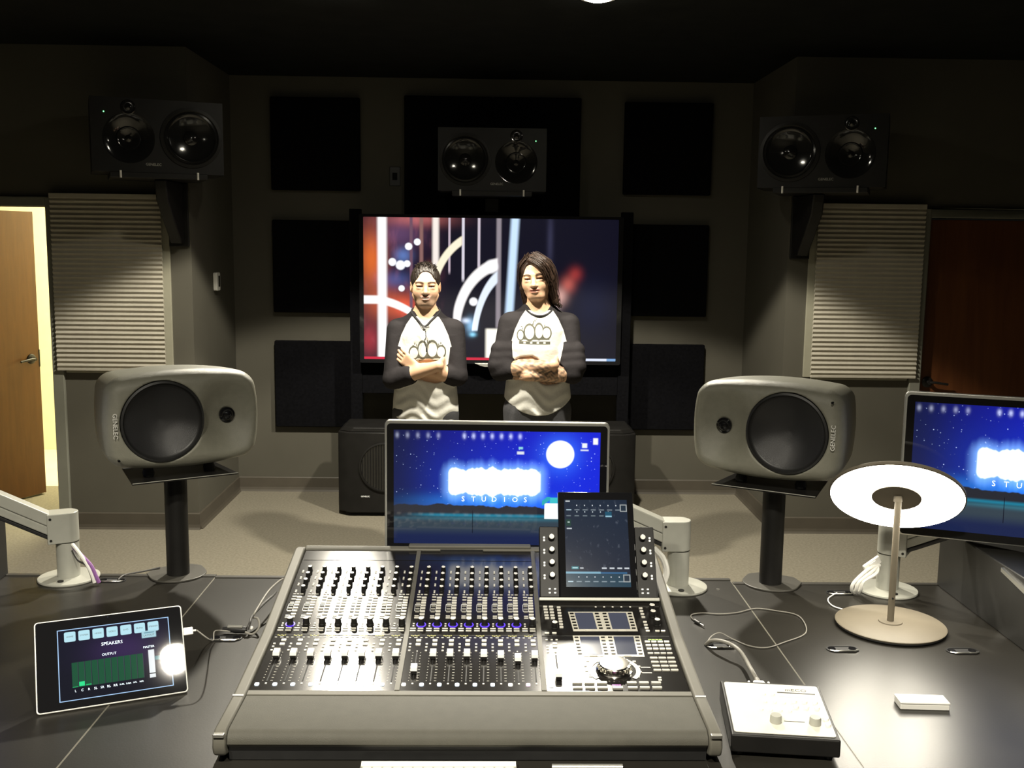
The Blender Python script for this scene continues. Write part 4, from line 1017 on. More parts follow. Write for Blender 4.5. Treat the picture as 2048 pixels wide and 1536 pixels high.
for j, zy in enumerate((498, 536, 574, 622)):
    for i in range(4): key(1243 + i * 68 + j * 11, zy, .0125, .0066, 'keyt' if j < 3 else 'keyd')
for j, zy in enumerate((672, 715, 757, 800)):
    for i in range(3): key(1310 + i * 91 + j * 13, zy, .0175, .0078, 'keyd')
for zy in (940, 990):
    for zx in (500, 630, 762): key(zx + (zy - 940) * .15, zy, .0225, .0085, 'keyd', h=.004)
    for zx in (1078, 1206, 1336): key(zx + (zy - 940) * .2, zy, .0215, .0078, 'keyd', h=.004)
key(930, 992, .0225, .0085, 'keyd', h=.004)
for q in range(4):
    p, R_ = z2(880 + q * 24, 955); mark(small, p, R_, .0045, .0032, .0006)
small.build('magenta_lettering', M['magenta'], MP); small = MB()
for q in range(4): p, R_ = z2(1268 + q * 38, 474); mark(small, p, R_, .0072, .0028, .0006)
small.build('green_lettering', M['greentext'], MP); small = MB()
# master fader and its keys
for zx, zy in ((185, 545), (188, 575), (192, 607), (272, 607), (176, 478), (230, 478), (282, 478)): p, R_ = z2(zx, zy); mark(small, p, R_, .005, .004, .0016)
for q in range(9):
    for zx in (250, 340): p, R_ = z2(zx + q * 2.5, 640 + q * 30); mark(small, p, R_, .0026, .0011, .0004)
key(263, 520, .0105, .0078); key(265, 550, .0105, .0078)
p, R_ = z2(287, 745); inst('fader_slot', SLOT, MP, p, R_, .0001, 0, (1, 1.25, 1))
p, R_ = z2(306, 880); inst('fader_cap', CAP, MP, p, R_)
p, R_ = z2(228, 965); inst('status_light', LEDW, MP, p, R_)
# jog wheel with arc surround
p, R_ = z2(890, 800)
m = MB(); n = 32
m.lathe([(.040, 0), (.041, .004), (.039, .006), (.036, .008), (.036, .017), (.033, .020), (.012, .0215), (.0001, .021)], 48)
for i in range(24):
    a = 2 * PI * i / 24; m.cyl((.0365 * math.cos(a), .0365 * math.sin(a), .007), (.0360 * math.cos(a), .0360 * math.sin(a), .018), .0016, n=6)
inst('jog_wheel', m.mesh('jog_wheel', M['jog'], True), MP, p, R_)
m = MB(); m.lathe([(.050, .0005), (.050, .0016), (.060, .0016), (.060, .0005)], 40, math.radians(-42), math.radians(222)); inst('jog_arc', m.mesh('jog_arc', M['surround']), MP, p, R_)
for zx, zy in ((612, 702), (590, 752), (600, 808), (640, 866), (1103, 708), (1150, 760), (1166, 818), (1142, 870), (1372, 878), (1378, 905)): p_, R2 = z2(zx, zy); mark(small, p_, R2, .0075, .0045, .0018)
for zx, zy in ((1225, 768), (1240, 825)): p_, R2 = z2(zx, zy); mark(small, p_, R2, .022, .0030, .0006)
o = small.build('small_keys', M['keyt'], MP); o['kind'] = 'stuff'

# touch display rising from the back of the master section
bp = hit(1196, 1204, PK[0], PK[2]) - CO
lean = math.radians(56)
td = MB().box2((-.101, .0, .004), (.101, .018, .292)).build('touch_display', M['gloss'], con, bevel=.004)
td.matrix_local = Matrix.Translation(bp + Vector((.003, 0, .008))) @ Matrix.Rotation(-(PI / 2 - lean), 4, 'X')
def touch_paint(u, v, uv):
    P = Paint(u * 0 + .010, v * .006 + .016, v * .010 + .036)
    nz = X.nt.nodes.new('ShaderNodeTexNoise'); nz.inputs['Scale'].default_value = 14; nz.inputs['Detail'].default_value = 5; X.nt.links.new(uv, nz.inputs['Vector'])
    P.plus(X(nz.outputs['Fac']).step(.58, .85), (.10, .11, .13))
    P.over(rect(u, v, 0, 1, 0, .145), (.010, .050, .085)); P.over(rect(u, v, .0, .54, .148, .170), (.22, .46, .60)); P.over(rect(u, v, .54, .95, .148, .166), (.03, .14, .30))
    for q in range(7):
        P.over(rect(u, v, .03 + q * .13, .11 + q * .13, .055, .066, .006, .004), (.25, .33, .38) if q else (.55, .75, .85)); P.over(rect(u, v, .03 + q * .13, .11 + q * .13, .875, .885, .006, .004), (.25, .3, .34) if q else (.6, .8, .9))
        P.over(rect(u, v, .19 + q * .125, .205 + q * .125, .925, .94, .003, .003), (.8, .85, .9)); P.over(rect(u, v, .19 + q * .125, .205 + q * .125, .105, .118, .003, .003), (.8, .85, .9))
        if q < 5: P.over(rect(u, v, .03 + q * .13, .10 + q * .13, .805, .815, .006, .004), (.2, .25, .28)); P.over(rect(u, v, .19 + q * .125, .205 + q * .125, .85, .862, .003, .003), (.7, .8, .85))
    P.over(rect(u, v, .645, .75, .80, .86), (.01, .09, .16)); P.over(rect(u, v, .65, .75, .797, .812), (.4, .7, .85))
    P.over(rect(u, v, .09, .20, .20, .228), (.04, .26, .30)); P.over(rect(u, v, .105, .185, .208, .220), (.6, .85, .9)); P.over(rect(u, v, .22, .275, .205, .217), (.7, .75, .8))
    for a in (.56, .68, .80, .91): P.over(rect(u, v, a, a + .075, .203, .218), (.7, .75, .8))
    P.over(rect(u, v, .02, .09, .975, .988), (.75, .8, .82)); P.over(rect(u, v, .02, .10, .69, .77, .01, .01), (.012, .05, .04)); P.over(rect(u, v, .045, .08, .728, .742), (.5, .65, .6)); P.over(rect(u, v, .03, .11, .655, .668), (.7, .75, .8))
    for b in (.86, .055):
        P.over(rect(u, v, .885, .995, b, b + .085), (.42, .45, .45)); P.over(rect(u, v, .90, .98, b + .010, b + .075), (.015, .03, .05))
    return P
M['touch'] = screen_mat('touch_display_picture', touch_paint, .9, .12)
link('screen', screen_quad(.168, .238), td, loc=(.0, -.0006, .150)).data.materials.append(M['touch'])
for s in (-1, 1):
    a, b = sorted((s * .101, s * .152))
    w_ = MB().box2((a, .002, .004), (b, .030, .195)).build('knob_wing', M['satin'], td, bevel=.003)
    for q in range(4):
        R2 = Matrix.Rotation(PI / 2, 4, 'X'); zz = .060 + q * .034
        inst('knob', KN, td, (s * .120, .002, zz), R2, 0, 0, (1.3, 1.3, 1.1))
        for e in (0, .0075):
            inst('button', box_mesh('button', .005, .005, .002, M['kw'], .0012), td, (s * .1395, .002, zz - .006 + e), R2)
    for e in (.113, .127):
        for zz in (.016, .026): inst('button', box_mesh('button', .0055, .0035, .002, M['kw'], .001), td, (s * e, .002, zz), Matrix.Rotation(PI / 2, 4, 'X'))
MB().box2((-.155, -.006, -.006), (.155, .012, .003)).build('hinge_bar', M['silver'], td, bevel=.002)
MB().box2((-.15, .018, .0), (.15, .05, .03)).build('hinge_block', M['black'], td)
# ------------------------------------------------------------------ tablet on its stand
def tab_paint(u, v, uv):
    P = Paint(u * .0 + .004, u * 0 + .005, v * .004 + .012)
    P.plus(glow(u, v, .58, .62, .3, .25), (.030, .012, .060))
    P.over(rect(u, v, .0, 1, 0, 1) * -1.0 + 1.0, (.3, .5, .8))
    e = ((u - .5).abs() - .492).max((v - .5).abs() - .489); P.over(e.step(-.001, .001), (.45, .68, 1.0))
    for q in range(7):
        a = .060 + q * .124
        r_ = (((u - a - .05).abs() - .036).max(0.0) * 1.45); s_ = ((v - .890).abs() - .050).max(0.0); d = (r_ * r_ + s_ * s_).sqrt()
        P.over(d.step(.024, .016), (.50, .80, .90))
    P.over(rect(u, v, .745, .875, .735, .835, .006, .008), (.42, .68, .76)); P.over(rect(u, v, .765, .86, .800, .815, .006, .006), (.15, .32, .40))
    for q in range(11):
        a = .115 + q * .0575
        P.over(rect(u, v, a, a + .050, .175, .52, .002, .004), (.010, .085, .038)); P.over(rect(u, v, a + .050, a + .054, .175, .52, .001, .004), (.05, .07, .08))
    P.over(rect(u, v, .173, .221, .185, .245, .002, .004), (.03, .80, .28)); P.over(rect(u, v, .231, .278, .185, .200, .002, .004), (.02, .55, .16)); P.over(rect(u, v, .116, .164, .178, .186, .002, .003), (.02, .45, .14))
    P.over(rect(u, v, .792, .846, .225, .555, .003, .004), (.85, .90, .92)); P.over(rect(u, v, .792, .846, .158, .210, .003, .004), (.85, .90, .92)); P.over(rect(u, v, .850, .90, .40, .455, .01, .01), (.05, .22, .26))
    return P
M['tab'] = screen_mat('tablet_picture', tab_paint, 1.0, .03)
M['tabtxt'] = mat('tablet_lettering', (.6, .75, .9), .4, emit=(.55, .72, .88), estr=.9)
t = thing('control_tablet', 'black touch tablet showing speaker level meters, leaning on the desk', 'tablet', (-.833, 2.192, DT + .004), math.radians(22.4))
t.rotation_euler = Euler((-math.radians(90 - 56.1), 0, math.radians(22.4)), 'XYZ')
TW, TH = .318, .204
MB().prism(rrect(TW, TH, .008, 4, 0, TH / 2), 0, .010, axis='y').build('shell', M['white'], t, bevel=.0025)
MB().prism(rrect(TW - .006, TH - .006, .006, 4, 0, TH / 2), -.0012, .0, axis='y').build('glass_front', M['tabglass'], t)
sc = link('screen', screen_quad(.240, .160), t, loc=(.008, -.0018, TH / 2 - .003)); sc.data.materials.append(M['tab'])
def ttx(s, u, v, size): link('screen_lettering', text_mesh('screen_lettering', s, size, M['tabtxt']), sc, loc=((u - .5) * .240, -.0004, (v - .5) * .160), rot=(PI / 2, 0, 0))
ttx('SPEAKERS', .475, .725, .0105); ttx('OUTPUT', .445, .575, .0078); ttx('MASTER', .80, .600, .0068)
for q, s in enumerate(('L', 'C', 'R', 'SL', 'SR', 'RL', 'RR', 'SUBL', 'SUBR', 'NFL', 'NFR')): ttx(s, .140 + q * .0575, .125, .0075 if len(s) < 3 else .0048)
link('screen_lettering', text_mesh('screen_lettering', 'LAYOUT', .0062, M['satin']), sc, loc=((.81 - .5) * .240, -.0005, (.768 - .5) * .160), rot=(PI / 2, 0, 0))
for q, s in enumerate(('HOME', 'SYSTEM', 'MODE', 'VIDEO', 'DVD', 'BluRay', 'SPEAKER')): 
    o = link('screen_lettering', text_mesh('screen_lettering', s, .0052, M['satin']), sc, loc=((.110 + q * .124 - .5) * .240, -.0005, (.890 - .5) * .160), rot=(PI / 2, 0, 0))
MB().lathe([(.0001, .0), (.0016, .0), (.0016, .0006)], 8).build('camera_lens', M['lcd'], t, loc=(-.004, -.0014, TH - .008))
m = MB(); m.add([(-.09, .010, .150), (.09, .010, .150), (.09, .105, .067), (-.09, .105, .067), (-.09, .013, .150), (.09, .013, .150), (.09, .108, .068), (-.09, .108, .068)], [(0, 1, 2, 3), (7, 6, 5, 4), (0, 4, 5, 1), (1, 5, 6, 2), (2, 6, 7, 3), (3, 7, 4, 0)]); m.build('prop_leg', M['black'], t)
bpy.context.view_layer.update(); TMX = t.matrix_world.copy()
pu = TMX @ Vector((TW / 2 + .012, .004, .140))
t = thing('usb_plug', 'small white plug in the side of the tablet', 'plug', pu); t.rotation_euler = Euler((-math.radians(34), 0, math.radians(22.4)), 'XYZ')
MB().box2((-.012, -.004, -.009), (.010, .004, .009)).build('housing', M['white'], t, bevel=.002)
MB().cyl((.010, 0, 0), (.017, 0, 0), .0025, n=8).build('strain_relief', M['white'], t)
p1 = PZ(470, 1268, DT + .01)
cable('tablet_cable', 'thin pale cable from the tablet plug towards the console', 'cable', [pu + Vector((.017, .007, 0)), pu + Vector((.05, .018, -.03)), PZ(430, 1262, DT + .03), PZ(460, 1263, DT + .012)], .0016, M['cable'])
t = thing('cable_adapter', 'dark cable adapter with a metal plug lying over the desk slot', 'adapter', PZ(472, 1268, DT), math.radians(-8))
MB().tube([(-.035, 0, .012), (.0, 0, .013), (.028, .002, .012)], [.006, .010, .009], 12).build('barrel', M['black'], t, smooth=True)
MB().tube([(-.02, -.004, .020), (.02, -.003, .021)], .005, 10).build('metal_shell', M['steel'], t, smooth=True)
MB().sphere((.038, .012, .014), .0055, 12, 8).build('tip', M['white'], t, smooth=True)
c0 = PZ(490, 1264, DT + .012)
cable('black_cable', 'grey cable looping from the adapter up along the console side', 'cable', [c0, PZ(505, 1268, DT + .006), PZ(518, 1255, DT + .02), PZ(516, 1238, DT + .03), PZ(506, 1234, DT + .03), PZ(510, 1225, DT + .04), PZ(535, 1185, DT + .06), PZ(556, 1164, DT + .055), PZ(566, 1158, DT + .05)], .0030, M['cable'])
cable('black_cable', 'dark second cable rising from the adapter beside the console', 'cable', [c0 + Vector((.004, .01, .002)), PZ(500, 1245, DT + .03), PZ(505, 1232, DT + .035), PZ(525, 1210, DT + .045), PZ(545, 1192, DT + .05), PZ(552, 1184, DT + .04)], .0034, M['cabled'])
cable('black_cable', 'thin dark cord from the stand behind the tablet to the desk slot', 'cable', [PZ(320, 1135, DT + .01), PZ(290, 1142, DT + .006), PZ(250, 1150, DT + .004), PZ(236, 1160, DT + .003)], .0028, M['cabled'])

# ------------------------------------------------------------------ controller box
bx = [PZ(1440, 1368, .812), PZ(1634, 1370, .812), PZ(1672, 1475, .812), PZ(1462, 1472, .812)]
cxy = Vector(((bx[0].x + bx[2].x) / 2, (bx[0].y + bx[2].y) / 2 + .004, DT)); yawb = math.radians(-7)
t = thing('controller_box', 'black monitor controller box with a pale face plate and two knobs', 'controller', (cxy.x + .005, cxy.y - .005, DT), yawb)
BW, BD = .218, .240
m = MB(); m.add([(-BW / 2, -BD / 2, .010), (BW / 2, -BD / 2, .010), (BW / 2, BD / 2, .010), (-BW / 2, BD / 2, .010), (-BW / 2, -BD / 2, .048), (BW / 2, -BD / 2, .048), (BW / 2, BD / 2, .060), (-BW / 2, BD / 2, .060)], [(3, 2, 1, 0), (4, 5, 6, 7), (0, 1, 5, 4), (1, 2, 6, 5), (2, 3, 7, 6), (3, 0, 4, 7)])
m.build('case', M['satin'], t, bevel=.004)
al = math.atan2(.012, BD); RB = Matrix.Translation((0, 0, .0542)) @ Matrix.Rotation(al, 4, 'X')
def onface(mb): mb.M = RB; return mb
onface(MB()).prism(rrect(BW - .014, BD - .022, .006, 3), 0, .0012).build('face_plate', M['plate'], t)
def kb(x, y, r, h, mt, name, n=16):
    o = MB().lathe([(r, 0), (r * .96, h * .8), (r * .85, h), (.0001, h)], n).build(name, M[mt], t, smooth=True); o.matrix_local = RB @ Matrix.Translation((x, y, .0012)); return o
for j in range(2):
    for i in range(3): kb(.040 + i * .022, .030 - j * .024, .0062, .005, 'white', 'button')
for j, row in enumerate(((-.02, .0), (-.022, -.002, .018), (-.035, -.015, .005, .025))):
    for xx in row: kb(xx, .060 - j * .036, .0040, .003, 'white', 'small_button', 12)
for xx in (-.012, .068): kb(xx, -.060, .0125, .016, 'silver', 'knob', 24)
for yy in (-.038, -.062): kb(.098 - .004, yy, .0070, .004, 'white', 'button')
onface(MB()).box2((.010, .0695, .0013), (.092, .0725, .0019)).build('rule_line', M['black'], t)
onface(MB()).box2((.012, .052, .0013), (.090, .067, .0017)).build('readout', M['white'], t)
onface(MB()).box2((.006, -.056, .0013), (.048, -.0545, .0019)).build('rule_line', M['black'], t)
o = link('brand_text', text_mesh('brand_text', 'mECO', .017, M['black']), t); o.matrix_local = RB @ Matrix.Translation((.052, .084, .0016))
for a in (-1, 1):
    for b in (-1, 1): MB().lathe([(.008, 0), (.009, .010), (.0001, .010)], 12).build('foot', M['rubber'], t, loc=(a * .09, b * .10, 0))
bpy.context.view_layer.update(); TB = t.matrix_world.copy()
pc = TB @ Vector((-.018, BD / 2, .040))
t = thing('multi_pin_connector', 'pale multi-pin connector plugged into the back of the controller box', 'connector', pc, yawb)
m = MB(); m.add([(-.019, 0, -.008), (.019, 0, -.008), (.012, .040, -.007), (-.012, .040, -.007), (-.019, 0, .009), (.019, 0, .009), (.012, .040, .008), (-.012, .040, .008)], [(3, 2, 1, 0), (4, 5, 6, 7), (0, 1, 5, 4), (1, 2, 6, 5), (2, 3, 7, 6), (3, 0, 4, 7)]); m.build('hood', M['white'], t, bevel=.004)
for a in (-1, 1): MB().cyl((a * .024, -.002, 0), (a * .022, .036, .004), .0028, n=8).build('thumb_screw', M['white'], t, smooth=True)
MB().cyl((0, .038, 0), (-.002, .056, .002), .0075, .006, 12).build('strain_relief', M['cable'], t, smooth=True)
bpy.context.view_layer.update(); e0 = t.matrix_world @ Vector((-.002, .056, .002))
cable('grey_cable', 'grey cable arching from the controller connector into a desk slot', 'cable', [e0, e0 + Vector((-.006, .035, .012)), PZ(1478, 1300, DT + .035), PZ(1450, 1284, DT + .035), PZ(1425, 1281, DT + .025), PZ(1412, 1289, DT + .003)], .0050, M['cable'], 10)
lp = [PZ(*q, DT + .003) for q in ((1412, 1289), (1422, 1280), (1440, 1274), (1465, 1278), (1500, 1292), (1535, 1295), (1570, 1284), (1605, 1271), (1613, 1258), (1604, 1238), (1588, 1228), (1555, 1222), (1512, 1217), (1475, 1225), (1440, 1228), (1405, 1226), (1384, 1229), (1383, 1236), (1392, 1243))]
lp[0].z = DT + .002; lp[1].z = DT + .012; lp[2].z = DT + .014
cable('audio_cable', 'thin grey audio cable looping over the desk from the slot to a jack plug', 'cable', lp, .0017, M['cable'], 6)
j0, j1 = PZ(1390, 1241, DT + .006), PZ(1412, 1254, DT + .006)
t = thing('jack_plug', 'black mini jack plug with a bright tip lying on the desk', 'plug', (j0.x, j0.y, DT), math.atan2(j1.y - j0.y, j1.x - j0.x))
MB().cyl((0, 0, .0055), (.024, 0, .0055), .0052, .0045, 12).build('sleeve', M['black'], t, smooth=True)
MB().cyl((.024, 0, .0055), (.042, 0, .0055), .0022, n=10).build('tip', M['steel'], t, smooth=True)

# ------------------------------------------------------------------ table lamp
LB = PZ(1780, 1254, DT)
t = thing('table_lamp', 'bronze table lamp with a tilted glowing ring shade on a round base', 'lamp', (LB.x, LB.y, DT))
MB().lathe([(.0001, 0), (.138, 0), (.144, .004), (.144, .009), (.0001, .0095)], 56).build('base_underside', M['rubber'], t, smooth=True)
MB().lathe([(.145, .008), (.146, .011), (.142, .0135), (.032, .0155), (.031, .0185), (.0001, .0185)], 56).build('base', M['lampmetal'], t, smooth=True)
hz = PY(1797, 995, LB.y).z - DT; hx = PY(1797, 995, LB.y).x - LB.x
MB().cyl((0, 0, .018), (hx, 0, hz - .01), .0090, n=18).build('stem', M['lampmetal'], t, smooth=True)
MB().cyl((-.0015, -.009, .085), (-.0015, -.0115, .085), .0025, n=10).build('switch_dot', M['black'], t)
sh = Matrix.Translation((hx, .014, hz)) @ Matrix.Rotation(math.radians(-20), 4, 'Z') @ Matrix.Rotation(math.radians(138), 4, 'X')
# local +z of the shade is the lit side
def lm(mb): mb.M = sh @ Matrix.Rotation(0, 4, 'Z'); return mb
lm(MB()).lathe([(.0001, -.012), (.150, -.012), (.171, -.009), (.176, -.004), (.176, .003), (.172, .0045)], 64).build('shade', M['lampmetal'], t, smooth=True)
lm(MB()).lathe([(.172, .0045), (.168, .0055), (.066, .0055), (.064, .003)], 64).build('diffuser', M['lampglow'], t, smooth=True)
lm(MB()).lathe([(.064, .003), (.064, .0070), (.0001, .0075)], 40).build('hub', M['lampmetal'], t, smooth=True)
MB().cyl((hx, .002, hz - .012), (hx, .004, hz + .004), .0115, n=16).build('pivot', M['lampmetal'], t, smooth=True)

# white box, keyboard, trackpad
wb = PZ(1843, 1412, DT)
t = thing('white_box', 'small flat white box lying on the desk in front of the lamp', 'box', (wb.x, wb.y, DT), math.radians(-3))
MB().box2((-.055, -.022, 0), (.055, .022, .013)).build('tray', M['white'], t, bevel=.002)
MB().box2((-.056, -.023, .0135), (.056, .023, .018)).build('lid', M['white'], t, bevel=.002)
kp = PZ(878, 1524, DT + .008)
t = thing('computer_keyboard', 'white slim keyboard on the desk in front of the console', 'keyboard', (kp.x, kp.y - .115, DT), 0)
MB().prism(rrect(.31, .115, .008, 4, 0, .0575), 0, .007).build('base', M['alu'], t, bevel=.0015)
MB().cyl((-.153, .108, .006), (.153, .108, .006), .007, n=14).build('battery_tube', M['white'], t, smooth=True)
km = box_mesh('key', .0165, .0155, .0025, M['white'], .002)
for j in range(5):
    for i in range(15): link('key', km, t, loc=(-.140 + i * .02, .012 + j * .0185, .007))
kp = PZ(1174, 1530, DT + .008)
t = thing('trackpad', 'white flat trackpad on the desk beside the keyboard', 'trackpad', (kp.x, kp.y - .13, DT), 0)
MB().prism(rrect(.142, .13, .008, 4, 0, .065), 0, .0065).build('touch_surface', M['white'], t, bevel=.0015)
MB().cyl((-.070, .124, .006), (.070, .124, .006), .007, n=14).build('battery_tube', M['alu'], t, smooth=True)
# ------------------------------------------------------------------ people
def attr_mat(name, rough, fn, sss=0.0):
    m = bpy.data.materials.new(name); m.use_nodes = True; nt = m.node_tree; b = nt.nodes['Principled BSDF']; b.inputs['Roughness'].default_value = rough
    fn(nt, b); return m
def _skin(nt, b):
    a = nt.nodes.new('ShaderNodeAttribute'); a.attribute_name = 'tone'; nt.links.new(a.outputs['Color'], b.inputs['Base Color'])
    b.inputs['Specular IOR Level'].default_value = .35
    b.inputs['Subsurface Weight'].default_value = .12; b.inputs['Subsurface Radius'].default_value = (.01, .004, .002)
M['skin'] = attr_mat('skin', .5, _skin)
M['hair1'] = mat('black_hair', (.016, .011, .008), .42, spec=.5, vary=.3, vscale=90, bump=.5, bscale=260)
M['hair2'] = mat('brown_hair', (.024, .013, .008), .55, spec=.3, vary=.35, vscale=90, bump=.3, bscale=260)
M['jeans'] = mat('dark_jeans', (.050, .050, .054), .85, vary=.15, vscale=120)
M['eyew'] = mat('eye_white', (.55, .5, .45), .2); M['eyed'] = mat('eye_dark', (.02, .012, .008), .15)
M['collar'] = mat('collar_black', (.012, .011, .012), .85)
def shirt_mat(name, ov, band, dots):
    """white body, charcoal raglan sleeves, crown print; everything in the shirt's own coordinates"""
    m = bpy.data.materials.new(name); m.use_nodes = True; nt = m.node_tree; b = nt.nodes['Principled BSDF']; b.inputs['Roughness'].default_value = .85; b.inputs['Specular IOR Level'].default_value = .15
    X.nt = nt
    a = nt.nodes.new('ShaderNodeAttribute'); a.attribute_name = 'sleeve'; tc = nt.nodes.new('ShaderNodeTexCoord'); sp = nt.nodes.new('ShaderNodeSeparateXYZ'); nt.links.new(tc.outputs['Object'], sp.inputs[0])
    x, y, z = [X(sp.outputs[i]) for i in range(3)]
    nz = nt.nodes.new('ShaderNodeTexNoise'); nz.inputs['Scale'].default_value = 260; nt.links.new(tc.outputs['Object'], nz.inputs['Vector'])
    N = X(nz.outputs['Fac']) * .3 + .85
    P = Paint(N * .60, N * .59, N * .54)
    O = None; I = None
    for cx, cz, rx, rz in ov:
        d = (((x - cx) / rx) * ((x - cx) / rx) + ((z - cz) / rz) * ((z - cz) / rz)).sqrt()
        o = d.step(1.33, 1.29); i = d.step(1.0, .96); O = o if O is None else O.max(o); I = i if I is None else I.max(i)
    x0, x1, z0, z1 = band
    ink = O.max(rect(x, z, x0 + .008, x1 - .008, z0 + .012, z0 + .030, .002, .002)) * (1.0 - I)
    bnd = rect(x, z, x0 + .006, x1 - .004, z0 - .012, z0 + .004, .001, .001)
    for q in range(4):
        xc = x0 + (x1 - x0) * (.2 + .2 * q); bnd = bnd * (1.0 - rect(x, z, xc - .006, xc + .006, z0 - .008, z0 + .001, .001, .001))
    ink = ink.max(bnd)
    for cx, cz, rx, rz in dots: ink = ink.max((((x - cx) / rx) * ((x - cx) / rx) + ((z - cz) / rz) * ((z - cz) / rz)).sqrt().step(1.1, .9))
    ink = ink * y.step(.02, -.02)
    P.over(ink * .93, (.055, .055, .035))
    s = X(a.outputs['Fac']).step(-.0015, .0015)
    P.over(s, (.017, .015, .016))
    nt.links.new(rgb(*P.c), b.inputs['Base Color'])
    n2 = nt.nodes.new('ShaderNodeTexNoise'); n2.inputs['Scale'].default_value = 22; n2.inputs['Detail'].default_value = 3; nt.links.new(tc.outputs['Object'], n2.inputs['Vector'])
    bp = nt.nodes.new('ShaderNodeBump'); bp.inputs['Strength'].default_value = .35; bp.inputs['Distance'].default_value = .01; nt.links.new(n2.outputs['Fac'], bp.inputs['Height']); nt.links.new(bp.outputs['Normal'], b.inputs['Normal'])
    return m
V3 = lambda *a: np.array(a, float)
def stack(zs, a, b, cy):
    def fn(x, y, z):
        A = np.interp(z, zs, a); B = np.interp(z, zs, b); c = np.interp(z, zs, cy)
        k = np.sqrt((x / A) ** 2 + ((y - c) / B) ** 2 + 1e-9)
        d = (k - 1) * np.minimum(A, B)
        return np.maximum(d, np.maximum(zs[0] - z, z - zs[-1]))
    return fn
TZ = [.78, .95, 1.05, 1.20, 1.30, 1.355, 1.395, 1.425, 1.445]
TA = [.174, .172, .166, .172, .168, .142, .100, .082, .068]
TBk = [.110, .116, .118, .122, .116, .104, .088, .076, .066]
TC = [0, 0, 0, .0, .002, .006, .010, .014, .016]
def add_hand(f, wr, d, n, thumb, curl=.5, spread=1.0):
    """palm and five separate fingers; d along the hand, n out of the palm, thumb = lateral side of the thumb"""
    d = d / np.linalg.norm(d); n = n - d * (n @ d); n /= np.linalg.norm(n); s = np.cross(d, n); s = s if s @ thumb > 0 else -s
    for q in (-.024, -.008, .008, .024): f.cap(wr + s * q * .6 + d * .012, wr + d * .085 + s * q, .014, .0125, .010)
    for q, L in ((-.033, .052), (-.011, .068), (.011, .072), (.033, .064)):
        a = wr + d * .088 + s * q * spread * .86; d1 = d * math.cos(curl * .6) + n * math.sin(curl * .6); d2 = d * math.cos(curl * 1.5) + n * math.sin(curl * 1.5)
        b = a + d1 * L * .5; c = b + d2 * L * .5
        f.cap(a - d * .012, b, .0098, .0088, .003); f.cap(b, c, .0088, .0076, .003)
    a = wr + d * .028 + s * .026; b = a + d * .030 + s * .030 + n * .008; c = b + d * .030 + s * .010 + n * .006
    f.cap(a, b, .0135, .0110, .006); f.cap(b, c, .0105, .0085, .003)
